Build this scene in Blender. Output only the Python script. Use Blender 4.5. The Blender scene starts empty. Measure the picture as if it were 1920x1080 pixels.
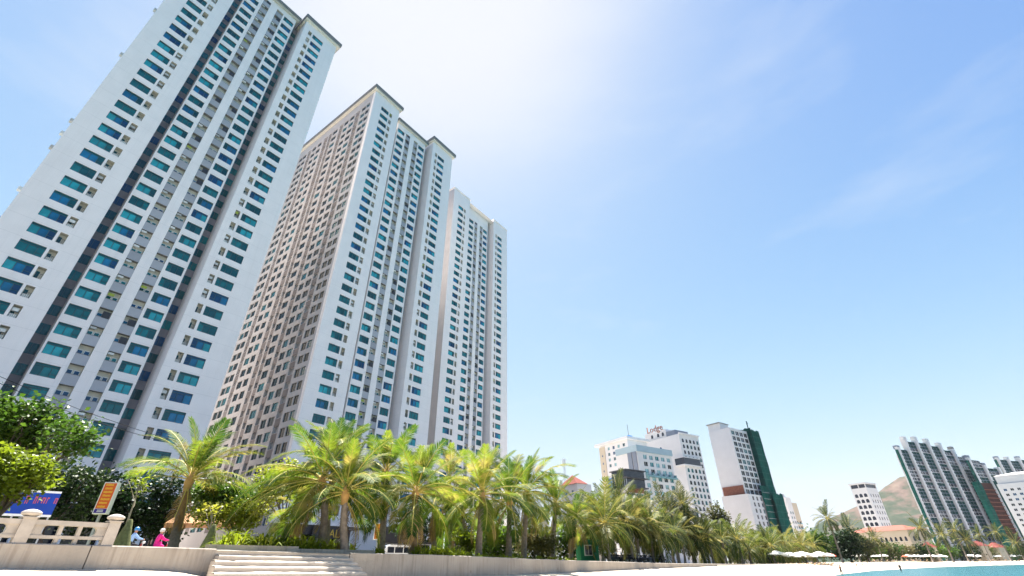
import bpy, bmesh, math, random
import numpy as np
from math import sin, cos, tan, pi, radians, sqrt, atan2, exp
from mathutils import Vector, Matrix, noise

# ------------------------------------------------------------------ scene, camera, light
sc = bpy.context.scene
col = sc.collection
rnd = random.Random(11)
FPX, PITCH, ROLL, TH = 848.78, radians(31.427), radians(-0.4648), radians(53.59)
_F = Vector((0, cos(PITCH), sin(PITCH)))
_R0 = Vector((1, 0, 0)); _U0 = _R0.cross(_F)
_R = _R0 * cos(ROLL) + _U0 * sin(ROLL)
_U = _U0 * cos(ROLL) - _R0 * sin(ROLL)
cam_d = bpy.data.cameras.new('camera')
cam = bpy.data.objects.new('camera', cam_d); col.objects.link(cam)
cam.matrix_world = Matrix(((_R.x, _U.x, -_F.x, 0), (_R.y, _U.y, -_F.y, 0), (_R.z, _U.z, -_F.z, 0), (0, 0, 0, 1)))
cam_d.sensor_width = 36.0; cam_d.lens = FPX / 1920 * 36.0
cam_d.clip_start = 0.1; cam_d.clip_end = 30000
sc.camera = cam

SUN_EL, SUN_AZ = radians(66.5), radians(-18.6)      # azimuth measured from +Y towards +X
SUN_DIR = Vector((sin(SUN_AZ) * cos(SUN_EL), cos(SUN_AZ) * cos(SUN_EL), sin(SUN_EL)))
w = bpy.data.worlds.new('World'); sc.world = w; w.use_nodes = True
nt = w.node_tree; nt.nodes.clear()
wo = nt.nodes.new('ShaderNodeOutputWorld'); bg = nt.nodes.new('ShaderNodeBackground')
sky = nt.nodes.new('ShaderNodeTexSky'); sky.sky_type = 'NISHITA'; sky.sun_disc = False
sky.sun_elevation = SUN_EL; sky.sun_rotation = SUN_AZ
sky.altitude = 0; sky.air_density = 1.0; sky.dust_density = 0.75; sky.ozone_density = 1.0
# thin high cloud, mixed into the sky by direction
tc = nt.nodes.new('ShaderNodeTexCoord'); mp = nt.nodes.new('ShaderNodeMapping')
mp.inputs['Scale'].default_value = (1.3, 1.3, 4.5)
mp.inputs['Rotation'].default_value = (0.3, 0.2, 0.4)
nz = nt.nodes.new('ShaderNodeTexNoise'); nz.inputs['Scale'].default_value = 1.6; nz.inputs['Detail'].default_value = 7; nz.inputs['Roughness'].default_value = 0.55
cr = nt.nodes.new('ShaderNodeMapRange'); cr.inputs['From Min'].default_value = 0.52; cr.inputs['From Max'].default_value = 0.85
cr.inputs['To Max'].default_value = 0.4
mx = nt.nodes.new('ShaderNodeMixRGB'); mx.blend_type = 'MIX'; mx.inputs['Color2'].default_value = (2.8, 2.95, 3.05, 1)
nt.links.new(tc.outputs['Generated'], mp.inputs['Vector']); nt.links.new(mp.outputs['Vector'], nz.inputs['Vector'])
nt.links.new(nz.outputs['Fac'], cr.inputs['Value']); nt.links.new(cr.outputs['Result'], mx.inputs['Fac'])
# soft shoulder on the sky's radiance (the same everywhere): out = M * (1 - exp(-k c))
gmn = nt.nodes.new('ShaderNodeGamma'); gmn.inputs['Gamma'].default_value = 1.6
sep = nt.nodes.new('ShaderNodeSeparateColor'); com = nt.nodes.new('ShaderNodeCombineColor')
nt.links.new(sky.outputs['Color'], gmn.inputs['Color']); nt.links.new(gmn.outputs['Color'], sep.inputs['Color'])
for ch, kk, mm_ in (('Red', .185, 2.72), ('Green', .20, 2.80), ('Blue', .28, 2.95)):
    a_ = nt.nodes.new('ShaderNodeMath'); a_.operation = 'MULTIPLY'; a_.inputs[1].default_value = -kk
    b_ = nt.nodes.new('ShaderNodeMath'); b_.operation = 'POWER'; b_.inputs[0].default_value = math.e
    c_ = nt.nodes.new('ShaderNodeMath'); c_.operation = 'MULTIPLY_ADD'; c_.inputs[1].default_value = -mm_; c_.inputs[2].default_value = mm_
    nt.links.new(sep.outputs[ch], a_.inputs[0]); nt.links.new(a_.outputs[0], b_.inputs[1]); nt.links.new(b_.outputs[0], c_.inputs[0]); nt.links.new(c_.outputs[0], com.inputs[ch])
nt.links.new(com.outputs['Color'], mx.inputs['Color1']); nt.links.new(mx.outputs['Color'], bg.inputs['Color'])
nt.links.new(bg.outputs['Background'], wo.inputs['Surface'])
bg.inputs['Strength'].default_value = 0.073
sd = bpy.data.lights.new('sun', 'SUN'); sd.energy = 5.0; sd.angle = radians(0.53); sd.color = (1.0, 0.955, 0.88)
so = bpy.data.objects.new('sun', sd); col.objects.link(so)
so.rotation_euler = (-SUN_DIR).to_track_quat('-Z', 'Y').to_euler(); so.location = (0, 0, 300)
sc.view_settings.view_transform = 'Standard'; sc.view_settings.look = 'None'
sc.view_settings.exposure = 2.2; sc.view_settings.gamma = 1.0; sc.view_settings.use_curve_mapping = False
sc.render.engine = 'CYCLES'
sc.cycles.use_denoising = True
sc.cycles.max_bounces = 8; sc.cycles.diffuse_bounces = 3; sc.cycles.glossy_bounces = 3
sc.cycles.transmission_bounces = 4; sc.cycles.transparent_max_bounces = 8
sc.cycles.sample_clamp_indirect = 6.0
sc.cycles.caustics_reflective = False; sc.cycles.caustics_refractive = False

# ------------------------------------------------------------------ pixels of the 1920x1080 photo -> directions
def ray(px, py):
    return _F * FPX + _R * (px - 960) + _U * (540 - py)
def at(px, py, Y):
    v = ray(px, py); return v * (Y / v.y)
def at_z(px, py, z):
    v = ray(px, py); return v * (z / v.z)
D1 = Vector((cos(TH), sin(TH), 0)); D2 = Vector((-sin(TH), cos(TH), 0))
def un(u, n, z=0.0):
    return D1 * u + D2 * n + Vector((0, 0, z))
def lerp_table(tab, t):
    if t <= tab[0][0]: return tab[0][1]
    for (a, va), (b, vb) in zip(tab, tab[1:]):
        if t <= b: return va + (vb - va) * (t - a) / (b - a)
    return tab[-1][1]
WALL_N = 16.75
WALL_TOP = [(2.5, .53), (12.4, .43), (17.7, .39), (27.7, .22), (44.7, .02), (74.7, -.16), (140, -.22)]
def wall_top(u): return lerp_table(WALL_TOP, u)
def ground_z(x, y):
    return wall_top(x * D1.x + y * D1.y) - 0.05
SAND_TOP = [(-60, .0), (2.5, .02), (6.5, -.10), (9, -.5), (14, -.5), (20, -.48), (30, -.42), (44, -.33), (75, -.26), (140, -.25), (260, -.1)]
SEA_Z = -1.7

# ------------------------------------------------------------------ materials
MATS = {}
def nodes(m):
    m.use_nodes = True; t = m.node_tree; b = t.nodes['Principled BSDF']; return t, b
def mat(name, c, rough=0.7, spec=0.3, metal=0.0, noise_s=None, amt=0.15, bump=0.0, bump_s=20.0, obj_rand=0.0, c2=None, coords='Object', detail=6):
    """one colour, broken up by procedural noise (and optionally by object)"""
    m = bpy.data.materials.new(name); t, b = nodes(m); L = t.links
    b.inputs['Roughness'].default_value = rough; b.inputs['Specular IOR Level'].default_value = spec; b.inputs['Metallic'].default_value = metal
    b.inputs['Base Color'].default_value = (*c, 1)
    src = None
    tcn = t.nodes.new('ShaderNodeTexCoord')
    if noise_s:
        n1 = t.nodes.new('ShaderNodeTexNoise'); n1.inputs['Scale'].default_value = noise_s; n1.inputs['Detail'].default_value = detail
        L.new(tcn.outputs[coords], n1.inputs['Vector'])
        rmp = t.nodes.new('ShaderNodeMapRange'); rmp.inputs['From Min'].default_value = 0.3; rmp.inputs['From Max'].default_value = 0.7
        L.new(n1.outputs['Fac'], rmp.inputs['Value'])
        mix = t.nodes.new('ShaderNodeMixRGB')
        dark = c2 if c2 else tuple(v * (1 - amt) for v in c)
        mix.inputs['Color1'].default_value = (*c, 1); mix.inputs['Color2'].default_value = (*dark, 1)
        L.new(rmp.outputs['Result'], mix.inputs['Fac']); src = mix.outputs['Color']
    if obj_rand:
        oi = t.nodes.new('ShaderNodeObjectInfo'); hv = t.nodes.new('ShaderNodeHueSaturation')
        mr = t.nodes.new('ShaderNodeMapRange'); mr.inputs['To Min'].default_value = 1 - obj_rand; mr.inputs['To Max'].default_value = 1 + obj_rand
        L.new(oi.outputs['Random'], mr.inputs['Value']); L.new(mr.outputs['Result'], hv.inputs['Value'])
        if src: L.new(src, hv.inputs['Color'])
        else: hv.inputs['Color'].default_value = (*c, 1)
        src = hv.outputs['Color']
    if src: L.new(src, b.inputs['Base Color'])
    if bump:
        n2 = t.nodes.new('ShaderNodeTexNoise'); n2.inputs['Scale'].default_value = bump_s; n2.inputs['Detail'].default_value = 5
        L.new(tcn.outputs[coords], n2.inputs['Vector'])
        bp = t.nodes.new('ShaderNodeBump'); bp.inputs['Strength'].default_value = bump; bp.inputs['Distance'].default_value = 0.05
        L.new(n2.outputs['Fac'], bp.inputs['Height']); L.new(bp.outputs['Normal'], b.inputs['Normal'])
    MATS[name] = m
    return m
def leaf_mat(name, ramp, transl=0.45, rough=0.45, noise_s=1.2):
    """thin leaves: colour by object and by clump, light passes through"""
    m = bpy.data.materials.new(name); t, b = nodes(m); L = t.links
    b.inputs['Roughness'].default_value = rough; b.inputs['Specular IOR Level'].default_value = 0.12
    tcn = t.nodes.new('ShaderNodeTexCoord'); oi = t.nodes.new('ShaderNodeObjectInfo')
    n1 = t.nodes.new('ShaderNodeTexNoise'); n1.inputs['Scale'].default_value = noise_s; n1.inputs['Detail'].default_value = 3
    L.new(tcn.outputs['Object'], n1.inputs['Vector'])
    ad = t.nodes.new('ShaderNodeMath'); ad.operation = 'MULTIPLY_ADD'; ad.inputs[1].default_value = 0.55
    L.new(oi.outputs['Random'], ad.inputs[0])
    m2 = t.nodes.new('ShaderNodeMath'); m2.operation = 'MULTIPLY_ADD'; m2.inputs[1].default_value = 1.5; m2.inputs[2].default_value = -0.5
    L.new(n1.outputs['Fac'], m2.inputs[0]); L.new(m2.outputs[0], ad.inputs[2])
    rp = t.nodes.new('ShaderNodeValToRGB'); e = rp.color_ramp.elements
    while len(e) < len(ramp): e.new(0.5)
    for i, (p, c) in enumerate(ramp): e[i].position = p; e[i].color = (*c, 1)
    L.new(ad.outputs[0], rp.inputs['Fac']); L.new(rp.outputs['Color'], b.inputs['Base Color'])
    tr = t.nodes.new('ShaderNodeBsdfTranslucent'); ms = t.nodes.new('ShaderNodeMixShader'); ms.inputs['Fac'].default_value = transl
    hs = t.nodes.new('ShaderNodeHueSaturation'); hs.inputs['Value'].default_value = 1.7; hs.inputs['Saturation'].default_value = 1.05
    L.new(rp.outputs['Color'], hs.inputs['Color']); L.new(hs.outputs['Color'], tr.inputs['Color'])
    L.new(b.outputs['BSDF'], ms.inputs[1]); L.new(tr.outputs['BSDF'], ms.inputs[2])
    L.new(ms.outputs['Shader'], t.nodes['Material Output'].inputs['Surface'])
    MATS[name] = m; return m
M = MATS
mat('white_paint', (.90, .83, .80), .75, .25, noise_s=.35, amt=.06, bump=.05, bump_s=3)
mat('shaded_side_paint', (.47, .455, .46), .8, .2, noise_s=.3, amt=.12)  # white paint darkened in its colour for the shade on the towers' left sides
mat('taupe_paint', (.21, .19, .19), .8, .2, noise_s=.5, amt=.2, obj_rand=.15)
mat('grey_panel', (.40, .40, .43), .7, .3, noise_s=.6, amt=.1, obj_rand=.12)
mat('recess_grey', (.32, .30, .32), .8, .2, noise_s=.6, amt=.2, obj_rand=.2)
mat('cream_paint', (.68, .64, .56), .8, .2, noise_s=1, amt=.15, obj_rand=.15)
mat('cornice_grey', (.22, .215, .21), .7, .3, noise_s=.5, amt=.15)
mat('frame_dark', (.03, .08, .09), .4, .5)
mat('frame_white', (.75, .77, .8), .5, .4)
def glass(name, c, rough=.06, spec=.55):
    return mat(name, c, rough, spec, obj_rand=.22, noise_s=.9, amt=.35, detail=2)
glass('glass_deep', (.003, .085, .10)); glass('glass_teal', (.006, .17, .19)); glass('glass_curtain', (.02, .36, .42), .12)
glass('glass_navy', (.004, .06, .16)); glass('glass_blue', (.006, .17, .34)); glass('glass_smoke', (.014, .020, .019), .15, .18); glass('glass_pale', (.20, .40, .44), .15)
mat('black_glass', (.015, .017, .03), .08, .6)
mat('ac_white', (.62, .62, .6), .6, .3, obj_rand=.3)
mat('lime_cloth', (.34, .40, .07), .8, .2); mat('blue_cloth', (.02, .10, .65), .8, .2); mat('red_cloth', (.45, .05, .04), .8, .2)
mat('dark_metal', (.04, .04, .045), .5, .4); mat('steel', (.45, .47, .5), .4, .5, metal=.6)
def weather_paint(name):
    m = M[name]; t, b = nodes(m); L = t.links; old = b.inputs['Base Color'].links[0].from_socket
    tcn = t.nodes.new('ShaderNodeTexCoord'); mpn = t.nodes.new('ShaderNodeMapping'); mpn.inputs['Scale'].default_value = (1.4, 1.4, .035)
    n = t.nodes.new('ShaderNodeTexNoise'); n.inputs['Scale'].default_value = 1.3; n.inputs['Detail'].default_value = 8; n.inputs['Roughness'].default_value = .7
    L.new(tcn.outputs['Object'], mpn.inputs['Vector']); L.new(mpn.outputs['Vector'], n.inputs['Vector'])
    r = t.nodes.new('ShaderNodeMapRange'); r.inputs['From Min'].default_value = .5; r.inputs['From Max'].default_value = .78; r.inputs['To Max'].default_value = .16; L.new(n.outputs['Fac'], r.inputs['Value'])
    sp = t.nodes.new('ShaderNodeSeparateXYZ'); L.new(tcn.outputs['Object'], sp.inputs['Vector'])
    md = t.nodes.new('ShaderNodeMath'); md.operation = 'PINGPONG'; md.inputs[1].default_value = 1.65; L.new(sp.outputs['Z'], md.inputs[0])
    lt = t.nodes.new('ShaderNodeMath'); lt.operation = 'LESS_THAN'; lt.inputs[1].default_value = .035; L.new(md.outputs[0], lt.inputs[0])
    jm = t.nodes.new('ShaderNodeMath'); jm.operation = 'MULTIPLY_ADD'; jm.inputs[1].default_value = .22; L.new(lt.outputs[0], jm.inputs[0]); L.new(r.outputs['Result'], jm.inputs[2])
    mi = t.nodes.new('ShaderNodeMixRGB'); mi.inputs['Color2'].default_value = (.42, .38, .36, 1); L.new(jm.outputs[0], mi.inputs['Fac']); L.new(old, mi.inputs['Color1']); L.new(mi.outputs['Color'], b.inputs['Base Color'])
weather_paint('white_paint'); weather_paint('shaded_side_paint')
def concrete():
    m = mat('concrete', (.40, .355, .305), .88, .2, noise_s=.9, amt=.22, bump=.35, bump_s=9)
    t, b = nodes(m); L = t.links
    tcn = t.nodes.new('ShaderNodeTexCoord'); mpn = t.nodes.new('ShaderNodeMapping'); mpn.inputs['Scale'].default_value = (2.2, 2.2, .16)
    n = t.nodes.new('ShaderNodeTexNoise'); n.inputs['Scale'].default_value = 3.2; n.inputs['Detail'].default_value = 8; n.inputs['Roughness'].default_value = .65
    L.new(tcn.outputs['Object'], mpn.inputs['Vector']); L.new(mpn.outputs['Vector'], n.inputs['Vector'])
    r = t.nodes.new('ShaderNodeValToRGB'); r.color_ramp.elements[0].position = .47; r.color_ramp.elements[0].color = (0, 0, 0, 1)
    r.color_ramp.elements[1].position = .68; r.color_ramp.elements[1].color = (1, 1, 1, 1)
    L.new(n.outputs['Fac'], r.inputs['Fac'])
    mm = t.nodes.new('ShaderNodeMath'); mm.operation = 'MULTIPLY'; mm.inputs[1].default_value = .8; L.new(r.outputs['Color'], mm.inputs[0])
    nb = t.nodes.new('ShaderNodeTexNoise'); nb.inputs['Scale'].default_value = .55; nb.inputs['Detail'].default_value = 3; L.new(tcn.outputs['Object'], nb.inputs['Vector'])
    rb = t.nodes.new('ShaderNodeMapRange'); rb.inputs['From Min'].default_value = .38; rb.inputs['From Max'].default_value = .56; L.new(nb.outputs['Fac'], rb.inputs['Value'])
    mq = t.nodes.new('ShaderNodeMath'); mq.operation = 'MULTIPLY'; L.new(mm.outputs[0], mq.inputs[0]); L.new(rb.outputs['Result'], mq.inputs[1]); mm = mq
    # tie holes and blotches
    vo = t.nodes.new('ShaderNodeTexVoronoi'); vo.inputs['Scale'].default_value = 1.1; L.new(tcn.outputs['Object'], vo.inputs['Vector'])
    vl = t.nodes.new('ShaderNodeMapRange'); vl.inputs['From Min'].default_value = .10; vl.inputs['From Max'].default_value = .05; vl.inputs['To Max'].default_value = .7; L.new(vo.outputs['Distance'], vl.inputs['Value'])
    mxx = t.nodes.new('ShaderNodeMath'); mxx.operation = 'MAXIMUM'; L.new(mm.outputs[0], mxx.inputs[0]); L.new(vl.outputs['Result'], mxx.inputs[1]); mm = mxx
    old = b.inputs['Base Color'].links[0].from_socket
    mi = t.nodes.new('ShaderNodeMixRGB'); mi.inputs['Color2'].default_value = (.22, .18, .15, 1)
    L.new(mm.outputs[0], mi.inputs['Fac']); L.new(old, mi.inputs['Color1']); L.new(mi.outputs['Color'], b.inputs['Base Color'])
concrete()
mat('pale_concrete', (.44, .395, .35), .85, .2, noise_s=4, amt=.22, bump=.25, bump_s=25)
mat('joint', (.20, .17, .15), .9, .1, noise_s=6, amt=.4)
mat('sand', (.60, .51, .40), .95, .1, noise_s=.5, amt=.10, bump=.5, bump_s=6)
mat('paving', (.50, .44, .38), .9, .2, noise_s=.7, amt=.25)
mat('grass_ground', (.10, .13, .04), .95, .1, noise_s=.4, c2=(.22, .18, .09))
mat('asphalt', (.06, .06, .062), .9, .2, noise_s=2, amt=.3)
mat('road_paint', (.75, .75, .72), .7, .2)
mat('palm_bark', (.27, .225, .19), .95, .1, noise_s=7, amt=.45, bump=.6, bump_s=18, obj_rand=.2)
mat('bark', (.13, .10, .08), .95, .1, noise_s=5, amt=.4, bump=.5, bump_s=12)
mat('pale_bark', (.42, .36, .28), .9, .1, noise_s=5, amt=.4)
mat('bamboo', (.45, .36, .22), .8, .2, noise_s=4, amt=.3)
mat('net_sack', (.20, .21, .10), .95, .1, noise_s=12, amt=.4, bump=.5, bump_s=40)
mat('crownshaft', (.55, .33, .12), .7, .3, noise_s=5, amt=.3)
leaf_mat('palm_leaf', [(.05, (.018, .042, .009)), (.36, (.052, .092, .013)), (.68, (.13, .165, .02)), (.97, (.26, .21, .06))], .44, .6, .9)
leaf_mat('palm_leaf_dry', [(0, (.16, .10, .045)), (.5, (.24, .16, .07)), (1, (.30, .22, .11))], .25, .7)
leaf_mat('palm_leaf_far', [(0, (.030, .048, .012)), (.5, (.080, .10, .02)), (1, (.20, .165, .055))], .30, .5, .5)
leaf_mat('palm_leaf_dark', [(0, (.018, .03, .01)), (.5, (.035, .05, .014)), (1, (.08, .08, .03))], .25, .5)
leaf_mat('leaf_green', [(0, (.018, .045, .01)), (.5, (.045, .09, .012)), (1, (.10, .15, .02))], .33, .4)
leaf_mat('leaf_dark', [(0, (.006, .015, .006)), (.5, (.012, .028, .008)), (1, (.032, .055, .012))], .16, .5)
leaf_mat('leaf_yellow', [(0, (.06, .09, .01)), (.5, (.14, .18, .016)), (1, (.27, .25, .04))], .4, .42)
leaf_mat('leaf_olive', [(0, (.03, .04, .014)), (.5, (.07, .075, .025)), (1, (.14, .115, .05))], .25, .55)
mat('rachis', (.46, .38, .09), .6, .3)
mat('net_green', (.0, .085, .068), .85, .15, noise_s=.18, amt=.45, bump=.6, bump_s=.6)
mat('net_green_dark', (.0, .05, .045), .85, .15, noise_s=.18, amt=.45)
def net_seams(name, c):
    m = M[name]; t, b = nodes(m); L = t.links; old = b.inputs['Base Color'].links[0].from_socket
    tcn = t.nodes.new('ShaderNodeTexCoord'); sp = t.nodes.new('ShaderNodeSeparateXYZ'); L.new(tcn.outputs['Object'], sp.inputs['Vector']); prev = None
    for ax, per, wd in (('Z', 1.9, .12), ('X', 2.6, .07)):
        md = t.nodes.new('ShaderNodeMath'); md.operation = 'PINGPONG'; md.inputs[1].default_value = per; L.new(sp.outputs[ax], md.inputs[0])
        lt = t.nodes.new('ShaderNodeMath'); lt.operation = 'LESS_THAN'; lt.inputs[1].default_value = wd; L.new(md.outputs[0], lt.inputs[0])
        if prev: mxn = t.nodes.new('ShaderNodeMath'); mxn.operation = 'MAXIMUM'; L.new(prev, mxn.inputs[0]); L.new(lt.outputs[0], mxn.inputs[1]); prev = mxn.outputs[0]
        else: prev = lt.outputs[0]
    f = t.nodes.new('ShaderNodeMath'); f.operation = 'MULTIPLY'; f.inputs[1].default_value = .5; L.new(prev, f.inputs[0])
    mi = t.nodes.new('ShaderNodeMixRGB'); mi.inputs['Color2'].default_value = (*c, 1); L.new(f.outputs[0], mi.inputs['Fac']); L.new(old, mi.inputs['Color1']); L.new(mi.outputs['Color'], b.inputs['Base Color'])
net_seams('net_green', (.06, .16, .14)); net_seams('net_green_dark', (.02, .09, .085))
mat('brick_red', (.24, .10, .07), .9, .1, noise_s=1.2, amt=.35)
mat('rust_brown', (.09, .038, .032), .9, .1, noise_s=.4, amt=.4)
mat('roof_tile', (.20, .05, .04), .85, .2, noise_s=.5, amt=.2)
mat('terra_roof', (.22, .075, .055), .85, .2, noise_s=.4, amt=.15)
mat('far_white', (.62, .61, .62), .8, .2, noise_s=.2, amt=.06)
mat('far_cream', (.50, .43, .34), .8, .2, noise_s=.2, amt=.08)
mat('slate_panel', (.17, .20, .26), .5, .4, noise_s=.3, amt=.1)
mat('steel_blue', (.32, .42, .48), .5, .4, noise_s=.3, amt=.1)
mat('sign_blue', (.02, .20, .55), .6, .3); mat('banner_blue', (.01, .06, .42), .6, .3, noise_s=1, amt=.25)
mat('sign_orange', (.72, .13, .03), .6, .3); mat('sign_yellow', (.85, .48, .05), .6, .3); mat('sign_navy', (.05, .03, .28), .6, .3)
mat('sign_white', (.8, .82, .82), .6, .3); mat('gold', (.60, .38, .06), .4, .5, metal=.3); mat('letter_red', (.55, .10, .12), .6, .3)
mat('letter_brown', (.30, .13, .09), .6, .3); mat('shop_dark', (.03, .022, .025), .4, .4)
mat('umbrella_white', (.82, .80, .76), .8, .2); mat('wood', (.22, .13, .07), .8, .2, noise_s=4, amt=.3, obj_rand=.3)
mat('umbrella_red', (.62, .10, .05), .8, .2); mat('kiosk_green', (.01, .17, .09), .7, .3, noise_s=1, amt=.2)
mat('skin', (.50, .27, .18), .6, .3); mat('hair', (.015, .012, .01), .5, .4)
mat('jacket_blue', (.26, .42, .70), .8, .2); mat('trouser_dark', (.025, .025, .035), .8, .2); mat('magenta', (.60, .02, .22), .8, .2)
mat('helmet_blue', (.05, .22, .48), .3, .5); mat('helmet_pale', (.7, .65, .6), .3, .5); mat('swim_red', (.5, .07, .05), .7, .2); mat('swim_blue', (.03, .08, .25), .7, .2)
mat('rubber', (.02, .02, .02), .8, .2); mat('bike_red', (.5, .03, .03), .3, .5, obj_rand=.2); mat('bike_dark', (.03, .03, .05), .3, .5)
mat('car_white', (.78, .79, .8), .25, .5); mat('lamp_glass', (.7, .75, .8), .1, .6)
mat('orange_tarp', (.48, .25, .12), .8, .2, noise_s=1, amt=.3)
def water():
    m = bpy.data.materials.new('sea_water'); t, b = nodes(m); L = t.links
    b.inputs['Roughness'].default_value = .25; b.inputs['Specular IOR Level'].default_value = .18
    tcn = t.nodes.new('ShaderNodeTexCoord'); n = t.nodes.new('ShaderNodeTexNoise'); n.inputs['Scale'].default_value = .35; n.inputs['Detail'].default_value = 7
    mpn = t.nodes.new('ShaderNodeMapping'); mpn.inputs['Scale'].default_value = (.5, 1.2, 1); mpn.inputs['Rotation'].default_value = (0, 0, .7)
    L.new(tcn.outputs['Object'], mpn.inputs['Vector']); L.new(mpn.outputs['Vector'], n.inputs['Vector'])
    bp = t.nodes.new('ShaderNodeBump'); bp.inputs['Strength'].default_value = .6; bp.inputs['Distance'].default_value = .5
    L.new(n.outputs['Fac'], bp.inputs['Height']); L.new(bp.outputs['Normal'], b.inputs['Normal'])
    n2 = t.nodes.new('ShaderNodeTexNoise'); n2.inputs['Scale'].default_value = .03; L.new(mpn.outputs['Vector'], n2.inputs['Vector'])
    mi = t.nodes.new('ShaderNodeMixRGB'); mi.inputs['Color1'].default_value = (.004, .058, .078, 1); mi.inputs['Color2'].default_value = (.012, .095, .115, 1)
    L.new(n2.outputs['Fac'], mi.inputs['Fac']); L.new(mi.outputs['Color'], b.inputs['Base Color'])
    MATS['sea_water'] = m
water()
def mountain_mat():
    m = bpy.data.materials.new('mountain'); t, b = nodes(m); L = t.links
    b.inputs['Roughness'].default_value = 1; b.inputs['Specular IOR Level'].default_value = .05
    tcn = t.nodes.new('ShaderNodeTexCoord'); n = t.nodes.new('ShaderNodeTexNoise'); n.inputs['Scale'].default_value = .011; n.inputs['Detail'].default_value = 10; n.inputs['Roughness'].default_value = .62
    L.new(tcn.outputs['Object'], n.inputs['Vector'])
    sp = t.nodes.new('ShaderNodeSeparateXYZ'); L.new(tcn.outputs['Object'], sp.inputs['Vector'])
    a = t.nodes.new('ShaderNodeMath'); a.operation = 'MULTIPLY_ADD'; a.inputs[1].default_value = 1 / 1400; L.new(sp.outputs['Z'], a.inputs[0]); L.new(n.outputs['Fac'], a.inputs[2])
    r = t.nodes.new('ShaderNodeValToRGB'); e = r.color_ramp.elements; e[0].position = .45; e[0].color = (.018, .032, .018, 1)
    e[1].position = .92; e[1].color = (.14, .105, .078, 1); k = e.new(.62); k.color = (.04, .047, .028, 1); k = e.new(.75); k.color = (.10, .068, .054, 1)
    L.new(a.outputs[0], r.inputs['Fac']); L.new(r.outputs['Color'], b.inputs['Base Color'])
    MATS['mountain'] = m
mountain_mat()

# ------------------------------------------------------------------ mesh helpers
class MB:
    """collects faces; build() makes ONE mesh object"""
    def __init__(s): s.v = []; s.f = []; s.m = []
    def quad(s, a, b, c, d, mi=0):
        i = len(s.v); s.v += [tuple(a), tuple(b), tuple(c), tuple(d)]; s.f.append((i, i + 1, i + 2, i + 3)); s.m.append(mi)
    def poly(s, pts, mi=0):
        i = len(s.v); s.v += [tuple(p) for p in pts]; s.f.append(tuple(range(i, i + len(pts)))); s.m.append(mi)
    def box(s, x0, x1, y0, y1, z0, z1, mi=0):
        i = len(s.v); s.v += [(x0, y0, z0), (x1, y0, z0), (x1, y1, z0), (x0, y1, z0), (x0, y0, z1), (x1, y0, z1), (x1, y1, z1), (x0, y1, z1)]
        for q in ((0, 3, 2, 1), (4, 5, 6, 7), (0, 1, 5, 4), (1, 2, 6, 5), (2, 3, 7, 6), (3, 0, 4, 7)):
            s.f.append(tuple(i + k for k in q)); s.m.append(mi)
    def tube(s, pts, rads, seg=8, mi=0, cap=True):
        pts = [Vector(p) for p in pts]; rings = []
        for k, p in enumerate(pts):
            d = (pts[min(k + 1, len(pts) - 1)] - pts[max(k - 1, 0)]).normalized()
            a = Vector((0, 0, 1)) if abs(d.z) < .9 else Vector((1, 0, 0))
            x = d.cross(a).normalized(); y = d.cross(x); r = rads[k] if isinstance(rads, (list, tuple)) else rads
            i = len(s.v)
            for j in range(seg):
                t = 2 * pi * j / seg; s.v.append(tuple(p + x * (r * cos(t)) + y * (r * sin(t))))
            rings.append(i)
        for a, b in zip(rings, rings[1:]):
            for j in range(seg):
                k = (j + 1) % seg; s.f.append((a + j, a + k, b + k, b + j)); s.m.append(mi)
        if cap:
            s.f.append(tuple(rings[0] + j for j in range(seg))); s.m.append(mi)
            s.f.append(tuple(rings[-1] + j for j in range(seg))); s.m.append(mi)
    def lathe(s, prof, seg=12, mi=0, axis='z', c=(0, 0, 0)):
        rings = []
        for r, h in prof:
            i = len(s.v)
            for j in range(seg):
                t = 2 * pi * j / seg
                p = (r * cos(t), r * sin(t), h) if axis == 'z' else (r * cos(t), h, r * sin(t))
                s.v.append((p[0] + c[0], p[1] + c[1], p[2] + c[2]))
            rings.append(i)
        for a, b in zip(rings, rings[1:]):
            for j in range(seg):
                k = (j + 1) % seg; s.f.append((a + j, a + k, b + k, b + j)); s.m.append(mi)
    def mesh(s, name, mats, smooth=False):
        me = bpy.data.meshes.new(name); me.from_pydata(s.v, [], s.f)
        for m_ in (mats if isinstance(mats, (list, tuple)) else [mats]): me.materials.append(M[m_])
        me.polygons.foreach_set('material_index', s.m)
        if smooth: me.polygons.foreach_set('use_smooth', [True] * len(s.f))
        me.update(); return me
    def build(s, name, mats, parent=None, loc=None, smooth=False):
        return ob(name, s.mesh(name, mats, smooth), parent, loc)
def ob(name, me, parent=None, loc=None, rot=None, scale=None):
    o = bpy.data.objects.new(name, me); col.objects.link(o)
    if parent: o.parent = parent
    if loc is not None: o.location = loc
    if rot is not None: o.rotation_euler = rot
    if scale is not None: o.scale = (scale,) * 3 if isinstance(scale, (int, float)) else scale
    return o
def tag(o, label=None, cat=None, group=None, kind=None):
    if label: o['label'] = label
    if cat: o['category'] = cat
    if group: o['group'] = group
    if kind: o['kind'] = kind
    return o
def thing(name, label, cat, loc=(0, 0, 0), rotz=0.0, group=None):
    o = ob(name, None, None, loc, (0, 0, rotz)); o.empty_display_size = .2
    return tag(o, label, cat, group)
def copy_tree(o, parent=None, loc=None, rotz=None, scale=None, label=None, group=None):
    c = o.copy(); col.objects.link(c)
    if parent: c.parent = parent
    if loc is not None: c.location = loc
    if rotz is not None: c.rotation_euler = (0, 0, rotz)
    if scale is not None: c.scale = (scale,) * 3
    if label: c['label'] = label
    if group: c['group'] = group
    for ch in o.children: copy_tree(ch, c)
    return c
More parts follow.
